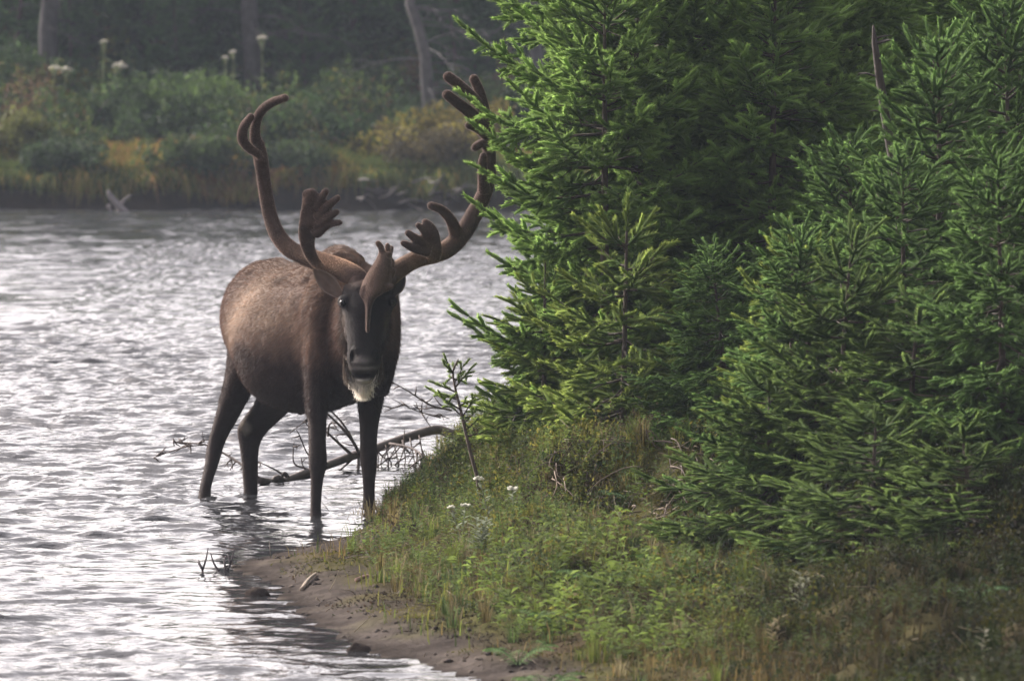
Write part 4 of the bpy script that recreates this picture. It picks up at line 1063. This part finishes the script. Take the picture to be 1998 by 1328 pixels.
for i, a in enumerate(((1010, 1190, .22, 'bright fern in the middle of the foreground grass'), (1080, 1150, .22, 'fern right behind the bright foreground fern'), (1290, 1060, .30, 'long-fronded fern below the eroded bank'),
                       (1060, 1230, .22, 'fern spreading low in front of the bright one'), (1165, 1115, .25, 'green fern beneath the eroded bank, left of the long-fronded one'), (1230, 900, .45, 'small fern on top of the eroded bank'),
                       (1560, 1000, .45, 'dim fern among the low shoots below the yellow-green spruce'), (1900, 1110, .42, 'dark fern low at the right'))):
    fern(*a, seed=i, L=.17 if i < 5 else .14, col=(.11, .19, .06) if i < 5 else (.07, .13, .05))

# ------------------------------------------------------------------ driftwood, log and twigs
def log():
    e = empty('fallen_log', at(540, 940, 31.85), 'grey fallen log with dead branches reaching from the bank into the river behind the caribou', 'log')
    Pm = [(505, 937, 31.7), (545, 940, 31.9), (600, 921, 32.2), (650, 903, 32.5), (690, 888, 32.8), (740, 872, 33.0), (800, 851, 33.3), (850, 838, 33.5), (880, 846, 33.5), (905, 858, 33.5)]
    P = catmull([at(*p) for p in Pm], 4); m = MB(); m.tube(P, np.linspace(.018, .026, len(P)), 10, (.10, .083, .078)); m.build('trunk', M_dead, e)
    r = np.random.RandomState(2)
    def br(pts, r0, r1, tw=0, tl=30, down=0., c=(.09, .07, .062)):
        P = catmull([at(*p) for p in pts], 4); b = MB(); b.tube(P, np.linspace(r0, r1, len(P)), 6, c)
        for k in range(tw):
            i = r.randint(1, len(P)); p = P[i]; L = tl / F * 32 * r.uniform(.4, 1.2)
            d = unit(np.array([r.normal(0, .8), r.normal(0, .5), r.normal(0, .6) - down])); q = p + d * L * .5; t = q + unit(d + r.normal(0, .4, 3) - [0, 0, down * .5]) * L * .5
            b.tube(np.array([p, q, t]), [.0045, .0035, .0018], 4, c)
            if r.rand() < .6:
                d2 = unit(d + r.normal(0, .7, 3)); b.tube(np.array([q, q + d2 * L * .35]), [.003, .0015], 4, c)
        b.build('branch', M_dead, e)
    br([(700, 882, 32.8), (688, 860, 32.6), (665, 832, 32.4), (640, 808, 32.2)], .010, .005, 3)
    br([(700, 884, 32.8), (690, 862, 32.7), (668, 825, 32.6), (642, 798, 32.5)], .009, .004, 3)
    br([(688, 888, 32.8), (665, 868, 32.5), (640, 845, 32.3), (625, 835, 32.2)], .009, .004, 4)
    br([(640, 850, 32.3), (642, 830, 32.2), (650, 822, 32.2)], .006, .003, 1)
    br([(505, 932, 31.7), (470, 905, 31.8), (435, 883, 31.9), (400, 867, 32.0), (345, 862, 32.1), (338, 855, 32.1)], .007, .003, 16, 34, .3)
    br([(400, 867, 32.0), (360, 872, 31.9), (320, 885, 31.9), (300, 892, 31.9)], .004, .0015, 8, 26, .2)
    br([(560, 930, 31.9), (535, 915, 31.8), (508, 902, 31.8)], .006, .002, 2)
    br([(600, 915, 32.2), (575, 905, 32.1), (572, 880, 32.1), (574, 862, 32.1)], .005, .002, 2, 24)
    br([(640, 905, 32.4), (604, 890, 32.2), (585, 850, 32.1), (578, 838, 32.1)], .005, .002, 2, 24)
    br([(565, 845, 32.1), (590, 825, 32.1), (600, 812, 32.1)], .003, .001, 4, 24)
    br([(700, 895, 32.8), (699, 915, 32.7), (695, 935, 32.6), (700, 965, 32.5)], .008, .005, 3, 24, .2)
    br([(690, 893, 32.8), (665, 915, 32.6), (630, 938, 32.5)], .006, .003, 1)
    br([(760, 865, 33), (790, 870, 32.9), (815, 880, 32.8), (824, 892, 32.7)], .007, .003, 14, 60, 1.0)
    for x0 in (735, 752, 768, 785, 800, 818):
        br([(x0, 872 - (x0 - 740) * .3, 33), (x0 + r.uniform(-10, 10), 900, 32.9), (x0 + r.uniform(-22, 22), 935, 32.8)], .004, .0018, 5, 44, .5)
    br([(880, 800, 33.6), (840, 790, 33.4), (800, 765, 33.2), (760, 742, 33.0)], .006, .002, 9, 40, .0)
    br([(860, 815, 33.6), (810, 800, 33.3), (765, 778, 33.0)], .004, .0015, 7, 44, .1)
    # knots at the waterlogged end
    for x, y, rr in ((556, 926, .012), (543, 937, .022), (521, 941, .016)):
        b = MB(); c = np.array(at(x, y, 31.8)); b.tube(catmull([c - [rr * 1.6, 0, .02], c - [rr * .5, 0, -rr * .3], c + [rr * .6, 0, rr * .2], c + [rr * 1.7, 0, -.01]], 3), np.interp(np.linspace(0, 1, 10), [0, .4, .6, 1], [rr * .4, rr, rr * .8, rr * .3]), 8, (.045, .036, .033)); b.build('knot', M_dead, e)
log()

def twig_bush(px, py, label, strokes):
    Y = ground_y(py); e = empty('twig', at(px, py, Y), label, 'twig', 'bare twigs in the shallows')
    b = MB()
    for st in strokes:
        P = catmull([at(x, y, Y + .03 * i) for i, (x, y) in enumerate(st)], 3); b.tube(P, np.linspace(.0058, .0022, len(P)), 6, (.035, .026, .028))
    o = b.build('shoot', M_dead, e)
twig_bush(395, 1118, 'bare forked twig sticking out of the water at the far left of the mud point', [[(396, 1122), (394, 1108), (387, 1092)], [(395, 1112), (402, 1090), (406, 1068)], [(394, 1108), (385, 1095)]])
twig_bush(440, 1114, 'bare curved twigs rising from the water at the tip of the mud point', [[(440, 1120), (450, 1098), (458, 1068)], [(430, 1118), (417, 1098), (411, 1078)], [(441, 1116), (438, 1095), (440, 1085)], [(450, 1098), (444, 1080)]])

def stick(name, p0, p1, rad, label, c, sub=None, z=.05):
    a = np.array(at(p0[0], p0[1], ground_y(p0[1], z))); b_ = np.array(at(p1[0], p1[1], ground_y(p1[1], z)))
    for q in (a, b_): q[2] = float(terrain(q[:1], q[1:2])[0]) + rad * .8
    m = MB(); mid = (a + b_) / 2 + np.array([0, 0, .008]); m.tube(catmull([a, mid, b_], 4), np.linspace(rad, rad * .6, 9), 8, c)
    tag(m.build(name, M_dead, origin=a), label, 'stick', 'pale sticks on the mud')
stick('stick', (588, 1132), (616, 1112), .009, 'short pale stick lying aslant on the mud near the point', (.20, .16, .12))
stick('stick', (696, 1130), (732, 1124), .010, 'short reddish stick lying level on the mud, right of the slanted one', (.20, .12, .1))

# low dark clumps at the shoreline
def clumps():
    for i, (px, py, L, lab) in enumerate(((500, 1160, .055, 'dark mud clod standing in the shallow water off the mud point'), (792, 972, .07, 'dark rounded peat lump on the bank edge behind the front hooves'), (700, 1268, .05, 'small dark clod in the wet channel near the bottom'))):
        Y = ground_y(py, 0.0 if i != 1 else .18); x = xx(px, Y); z = 0.0 if i != 1 else float(terrain(np.array([x]), np.array([Y]))[0])
        r = np.random.RandomState(i); th = np.linspace(0, 6.283, 20, endpoint=False); b = MB()
        C = [(x, Y, z - .03), (x, Y, z), (x, Y, z + L * .3), (x, Y, z + L * .5)]
        b.loft(C, (1, 0, 0), (0, 1, 0), [L, L * .95, L * .8, L * .35], [L * .7, L * .7, L * .5, L * .25], n=20, col=(.04, .032, .028))
        v = b.v[0]; v += (np.stack([fbm(v[:, 0] * 30 + k, v[:, 2] * 40 + v[:, 1] * 20, 3) for k in (0, 5, 9)], 1) - .5) * L * .6
        tag(b.build('mud_clod' if i != 1 else 'peat_lump', M_ground, origin=(x, Y, z)), lab, 'clod')
clumps()

# ------------------------------------------------------------------ far bank
def far_bank():
    r = np.random.RandomState(21)
    # overhanging grass fringe
    n = 68000; x = r.uniform(-11.5, 6.5, n); f = r.rand(n) ** 1.4 * 1.6 + .26; y = far_shore(x) + f; z = terrain(x, y)
    dn = fbm(x * 1.3, y * 0 + 2, 3); k = r.rand(n) < .35 + .8 * dn; x, y, z, f = x[k], y[k], z[k], f[k]; n = len(x)
    pal = np.array([(.26, .20, .06), (.20, .19, .045), (.10, .13, .035), (.30, .16, .06), (.24, .22, .04)])
    pk = fbm(x * .9 + 7, y * .8, 3) + r.normal(0, .1, n); ci = np.digitize(pk, [.36, .46, .56, .68]); C = pal[[2, 1, 0, 3, 4]][ci] * r.uniform(.4, 1.0, (n, 1))
    L = r.uniform(.10, .34, n) * (.5 + 1.1 * fbm(x * 1.9 + 3, y * 0 + 8, 3)); az = r.normal(-1.57, .9, n); ln = r.uniform(.1, 1.0, n)
    u = np.stack([np.cos(az), np.sin(az), 0 * az], 1); sv = np.stack([np.ones(n), 0 * az, 0 * az], 1) * (.006 + .004 * r.rand(n))[:, None]
    P = np.stack([x, y, z - .01], 1); up = np.array([0, 0, 1.])
    m1 = P + (up * .5 + u * ln[:, None] * .25) * L[:, None]; t1 = P + (up * (.75 - 1.5 * ln[:, None] * (f < .62)[:, None]) + u * ln[:, None] * .8) * L[:, None]
    v = np.stack([P - sv, P + sv, m1 + sv * .8, m1 - sv * .8, t1], 1).reshape(-1, 3); i0 = np.arange(n)[:, None] * 5
    b = MB(); b.add(v, np.hstack([i0 + 3, i0 + 2, i0 + 4]), np.hstack([i0, i0 + 1, i0 + 2, i0 + 3]), np.repeat(C, 5, 0))
    tag(b.build('far_grass', M_grass, smooth_=False), 'orange and yellow grass hanging over the far bank', 'grass', kind='stuff')
    # undergrowth
    n = 146000; x = r.uniform(-11.5, 7, n); y = r.uniform(70.5, 78, n); y = np.maximum(y, far_shore(x) + .2); z = terrain(x, y)
    hmp = fbm(x * 1.7 + 3, y * 1.2, 3); hz = np.clip(hmp - .35, 0, 1) * 2.2 * smooth(70.3, 72, y); k = r.rand(n) < .25 + hmp
    P = np.stack([x, y, z + hz * r.rand(n) ** .5], 1)[k]; x, y = x[k], y[k]; n = len(x)
    pal = np.array([(.05, .085, .03), (.085, .13, .035), (.035, .055, .025), (.13, .13, .035), (.11, .07, .04)])
    pk = fbm(x * 1.1 + 70, y * .7, 3) + r.normal(0, .07, n); ci = np.digitize(pk, [.38, .50, .60, .68]); C = pal[[2, 0, 1, 3, 4]][ci] * r.uniform(.45, .95, (n, 1))
    a = unit(r.normal(size=(n, 3))) * r.uniform(.02, .05, n)[:, None]; c = unit(r.normal(size=(n, 3))) * r.uniform(.012, .026, n)[:, None]
    v = np.stack([P - a, P + c, P + a, P - c], 1).reshape(-1, 3)
    b = MB(); b.add(v, None, np.arange(n * 4).reshape(-1, 4), np.repeat(C, 4, 0))
    tag(b.build('undergrowth', M_leaf, smooth_=False), 'low tangled undergrowth on the far bank', 'undergrowth', kind='stuff')
    # shrubs
    GS = 'shrubs on the far bank'
    sh = [(60, 300, 72.0, .8, .55, 'yellowish low shrub at the left end of the far bank', (.12, .13, .035)), (165, 250, 73, 1.0, .7, 'green shrub below the white umbel flowers', (.06, .10, .035)),
          (300, 260, 73, 1.1, .7, 'broad green shrub left of the caribou antlers', (.065, .105, .035)), (420, 250, 72.6, 1.0, .75, 'lightest green shrub just left of the antler', (.10, .16, .04)),
          (590, 300, 72.2, .9, .6, 'dark green shrub framed between the antlers', (.05, .09, .03)), (700, 240, 73.5, 1.1, .6, 'green shrub in the middle between the antlers', (.055, .09, .03)),
          (770, 320, 71.8, 1.1, .55, 'golden shrub at the foot of the grey dead trunk', (.30, .26, .05)), (900, 310, 72.2, 1.0, .55, 'orange-tinted shrub right of the grey dead trunk', (.22, .18, .05)),
          (985, 240, 73.0, .9, .6, 'green shrub beside the spruce boughs on the far bank', (.08, .12, .04)), (30, 170, 75, 1.0, .9, 'dim shrub in the upper left forest edge', (.05, .085, .03)),
          (330, 140, 75.5, 1.0, .8, 'dark shrub at the forest edge behind the flowers', (.045, .075, .03)), (640, 150, 75.5, 1.2, .8, 'mid-green shrub under the forest between the antlers', (.06, .10, .035)),
          (110, 0, 70.9, .7, .38, 'low dark shrub hanging over the far waterline at the left', (.045, .07, .03)), (385, 0, 70.8, .6, .42, 'low green shrub at the far waterline left of the antler', (.06, .09, .03)),
          (560, 0, 70.9, .8, .36, 'low shrub at the far waterline just right of the left antler beam', (.05, .075, .03)), (860, 0, 71.0, .8, .42, 'low brownish shrub at the far waterline behind the right antler', (.08, .065, .03)),
          (240, 0, 76.4, 1.3, 1.1, 'tall dark shrub between the left trunks', (.04, .065, .028)), (560, 0, 76.4, 1.3, 1.2, 'tall shrub right beside the thick dark trunk', (.045, .075, .03)),
          (740, 0, 76.0, 1.2, 1.0, 'tall shrub left of the pale dead trunk', (.045, .075, .03)), (930, 0, 76.2, 1.3, 1.1, 'tall shrub between the pale trunk and the near spruce', (.05, .08, .03))]
    for i, (px, py, Y, wd, ht, lab, c) in enumerate(sh):
        q = np.random.RandomState(100 + i); s = stand(px, Y); n = 2600
        e = empty('shrub', s, lab, 'shrub', GS)
        cl = q.normal(0, .42, (16, 3)) * np.array([wd * .8, wd * .6, ht * .45]) + np.array([0, 0, ht * .55])
        P = cl[q.randint(0, 16, n)] + unit(q.normal(size=(n, 3))) * (q.rand(n) ** .5 * .22)[:, None]; P[:, 2] = np.abs(P[:, 2]); P += np.array(s)
        a = unit(q.normal(size=(n, 3))) * q.uniform(.025, .05, n)[:, None]; d = unit(q.normal(size=(n, 3))) * q.uniform(.014, .028, n)[:, None]
        m = MB(); m.add(np.stack([P - a, P + d, P + a, P - d], 1).reshape(-1, 3), None, np.arange(n * 4).reshape(-1, 4), np.repeat(np.array(c) * q.uniform(.45, 1.0, (n, 1)), 4, 0)); m.build('foliage', M_leaf, e, smooth_=False)
        st = MB()
        for k in range(9):
            t = cl[k] + np.array(s); st.tube(catmull([np.array(s), (np.array(s) + t) / 2 + q.normal(0, .04, 3), t], 3), np.linspace(.012, .004, 7), 4, (.07, .055, .045))
        st.build('stems', M_bark, e)
    # umbel flowers
    for i, (hx, hy, bx, by, sz, lab) in enumerate(((108, 134, 92, 235, 11, 'left one of the two white umbels standing side by side'), (130, 138, 118, 235, 12, 'right one of the two white umbels standing side by side'), (203, 82, 200, 160, 7, 'small high white umbel above the pair'),
                                            (234, 130, 185, 200, 13, 'largest white umbel, leaning right on its stalk'), (455, 102, 460, 170, 7, 'small upper umbel left of the tallest one'), (440, 113, 445, 170, 6, 'smallest umbel, lower left of the tallest one'), (512, 75, 512, 190, 10, 'tallest white umbel near the dark trunk'))):
        Y = 73.2; q = np.random.RandomState(i); e = empty('umbel_flower', stand(bx, Y), lab + ' on the far bank', 'flower', 'white umbel flowers on the far bank')
        g = np.array(stand(bx, Y)); h = np.array(at(hx, hy, Y)); sz = sz / F * Y
        P = catmull([g, g * .5 + h * .5 + np.array([(h[0] - g[0]) * -.12, 0, 0]), h], 4); st = MB(); st.tube(P, np.linspace(.012, .007, len(P)), 5, (.16, .19, .09)); st.build('stalk', M_leaf, e)
        lf = MB()
        for k in range(10):
            p = P[q.randint(1, 7)]; a = q.rand() * 6.28; d = np.array([math.cos(a), math.sin(a), .3]) * q.uniform(.08, .18); s_ = np.array([-math.sin(a), math.cos(a), 0]) * .03
            lf.add([p, p + d * .6 + s_, p + d, p + d * .6 - s_], None, [(0, 1, 2, 3)], (.12, .16, .06))
        lf.build('leaves', M_leaf, e, smooth_=False)
        hb = MB()
        for k in range(30):
            a = q.rand() * 6.28; rr = sz * math.sqrt(q.rand()); o = h + np.array([rr * math.cos(a), rr * math.sin(a), (1 - (rr / sz) ** 2) * sz * .4 + q.normal(0, sz * .1)]); s2 = sz * .25
            hb.tube(np.array([o - [0, 0, s2 * .4], o, o + [0, 0, s2 * .4]]), [s2 * .5, s2, s2 * .5], 6, np.array((.55, .52, .42)) * q.uniform(.8, 1.1)); hb.tube(np.array([P[-2], o]), [.003, .002], 3, (.16, .19, .09))
        hb.build('flower_head', M_flower, e)
    # dead trees
    GD = 'dead trees along the far forest edge'
    dead_tree('dead_tree', 818, 73.2, 4.2, .075, 'pale grey dead trunk with a flared foot behind the antlers', 26, 31, lean=.06, blen=1.1, zmin=.6, zmax=2.6, col=(.075, .068, .066), group=GD, kink=2.6)
    dead_tree('dead_tree', 490, 75.5, 4.6, .11, 'thick dark dead trunk with spreading bare boughs left of centre', 24, 32, blen=1.5, zmin=.5, zmax=2.2, col=(.055, .048, .048), group=GD)
    dead_tree('dead_tree', 1048, 74.5, 4.4, .085, 'grey dead trunk at the edge of the near spruce', 26, 33, blen=1.2, zmin=.7, zmax=2.6, col=(.075, .067, .067), group=GD)
    dead_tree('dead_tree', 98, 75.5, 4.6, .12, 'dim thick trunk at the upper left', 26, 34, blen=.9, zmin=.8, col=(.045, .04, .04), group=GD)
    dead_tree('dead_tree', 622, 77, 4.2, .06, 'thin dark trunk leaning at the top, right of the thick one', 22, 35, lean=-.35, blen=.9, zmin=.8, col=(.04, .03, .028), group=GD)
    dead_tree('dead_tree', 1115, 76, 4.2, .10, 'dim trunk half hidden by the near spruce leader', 22, 36, blen=.9, zmin=.8, col=(.055, .048, .048), group=GD)
    # driftwood at the far waterline
    e = empty('driftwood', at(225, 415, 69.6), 'weathered forked driftwood stump at the far waterline', 'driftwood'); b = MB()
    for st, w0 in (([(250, 422), (232, 402), (215, 382), (212, 372)], .045), ([(240, 412), (222, 416), (208, 420)], .03), ([(235, 400), (245, 388), (256, 380)], .018), ([(212, 400), (216, 412), (214, 420)], .025)):
        P = catmull([at(x, y, 69.5) for x, y in st], 3); b.tube(P, np.linspace(w0, w0 * .4, len(P)), 7, (.17, .15, .15))
    b.build('snag', M_dead, e)
    e = empty('root_tangle', at(760, 395, 70.2), 'bare grey roots and fallen branches tangled at the far waterline behind the antlers', 'roots'); b = MB(); q = np.random.RandomState(77)
    for k in range(16):
        x0 = q.uniform(690, 900); y0 = q.uniform(345, 405); L = q.uniform(20, 80); a = q.uniform(-.5, .9)
        P = catmull([at(x0 + L * t, y0 - L * t * a * .6 + 10 * math.sin(t * 3 + k), 70.0 + q.uniform(-.3, .3)) for t in (0, .35, .7, 1)], 3); b.tube(P, np.linspace(.012, .004, len(P)), 5, (.08, .068, .065))
    b.build('roots', M_dead, e)
    # living forest behind
    d1 = spruce_data(41, 4.6, prof_col(4.6, 1.15, 2.6), clear=.25, dz=.30, nb=5, sp=.16, sl=.20)
    FB, FT = (.020, .046, .018), (.085, .16, .05)
    s = stand(300, 76.5); f1 = make_spruce('spruce_tree', s, 'dark spruce at the far forest edge behind the light green shrub', 'spruces of the far forest edge', d1, rad=.034, base=FB, tip=FT, seed=41, templ=TEMPL_LOW)
    d2 = spruce_data(42, 3.6, prof_col(3.6, .85, 2.0), clear=.2, dz=.28, nb=5, sp=.15, sl=.18)
    s = stand(690, 76.2); f2 = make_spruce('spruce_tree', s, 'young green spruce in the gap between the grey and the leaning dead trunk', 'spruces of the far forest edge', d2, rad=.032, base=FB, tip=(.10, .18, .055), seed=42, templ=TEMPL_LOW)
    GFE = 'spruces of the far forest edge'
    for i, (px, Y, sc, lab) in enumerate(((20, 76.3, .9, 'dark spruce at the left edge of the far forest'), (190, 77.5, 1.0, 'dark spruce behind the small high umbel'), (140, 75.8, .5, 'low young spruce behind the pair of white umbels'), (350, 75.3, .45, 'low young spruce right of the largest leaning umbel'), (600, 75.2, .5, 'low young spruce framed between the antlers'), (900, 75.0, .5, 'low young spruce right of the pale dead trunk'), (410, 77.5, 1.0, 'dark spruce just left of the thick dead trunk'), (560, 77.8, 1.0, 'dark spruce just right of the thick dead trunk'),
                                    (760, 77.5, .95, 'dark spruce left of the pale grey dead trunk'), (880, 77.0, 1.0, 'dark spruce right of the pale grey dead trunk'), (970, 77.6, .95, 'dark spruce beside the grey dead trunk at the near spruce'))):
        copy_tree(f1 if i % 2 else f2, stand(px, Y), i * 1.3, sc, lab, GFE)
    GB = 'spruces deep in the far forest'
    q = np.random.RandomState(5); k = 0
    for row, Y0 in enumerate((79.5, 82, 85, 88.5, 93)):
        for x in np.arange(-10 - row, 9 + row, 1.25):
            X = x + q.normal(0, .3); Y = Y0 + q.normal(0, .6); z = float(terrain(np.array([X]), np.array([Y]))[0])
            if 999 + X / Y * F > 1280 or 999 + X / Y * F < -900: continue
            copy_tree(f1 if q.rand() < .6 else f2, (X, Y, z), q.rand() * 6, q.uniform(.8, 1.05), 'shaded spruce deep in the far forest, one trunk among many in the dark rows', GB); k += 1
far_bank()

# ------------------------------------------------------------------ haze volume, added to lift the blacks
HZD, HZC = .00046, (.74, .84, 1.0)
hb = MB(); x0, x1, y0, y1, z0, z1 = -202, 202, -72, 302, -1.8, 9.0
hb.add([(x, y, z) for z in (z0, z1) for x, y in ((x0, y0), (x1, y0), (x1, y1), (x0, y1))], None, [(3, 2, 1, 0), (4, 5, 6, 7), (0, 1, 5, 4), (1, 2, 6, 5), (2, 3, 7, 6), (3, 0, 4, 7)])
hm = bpy.data.materials.new('added_haze'); hm.use_nodes = True; n = hm.node_tree; n.nodes.remove(n.nodes['Principled BSDF'])
pv = n.nodes.new('ShaderNodeVolumePrincipled'); pv.inputs['Density'].default_value = HZD; pv.inputs['Color'].default_value = (*HZC, 1)
pv.inputs['Anisotropy'].default_value = 0.0
n.links.new(pv.outputs[0], n.nodes['Material Output'].inputs['Volume'])
ho = hb.build('haze', hm, smooth_=False); tag(ho, kind='stuff'); ho['label'] = 'added thin haze lifting the dark tones of the whole scene'; ho['category'] = 'haze'
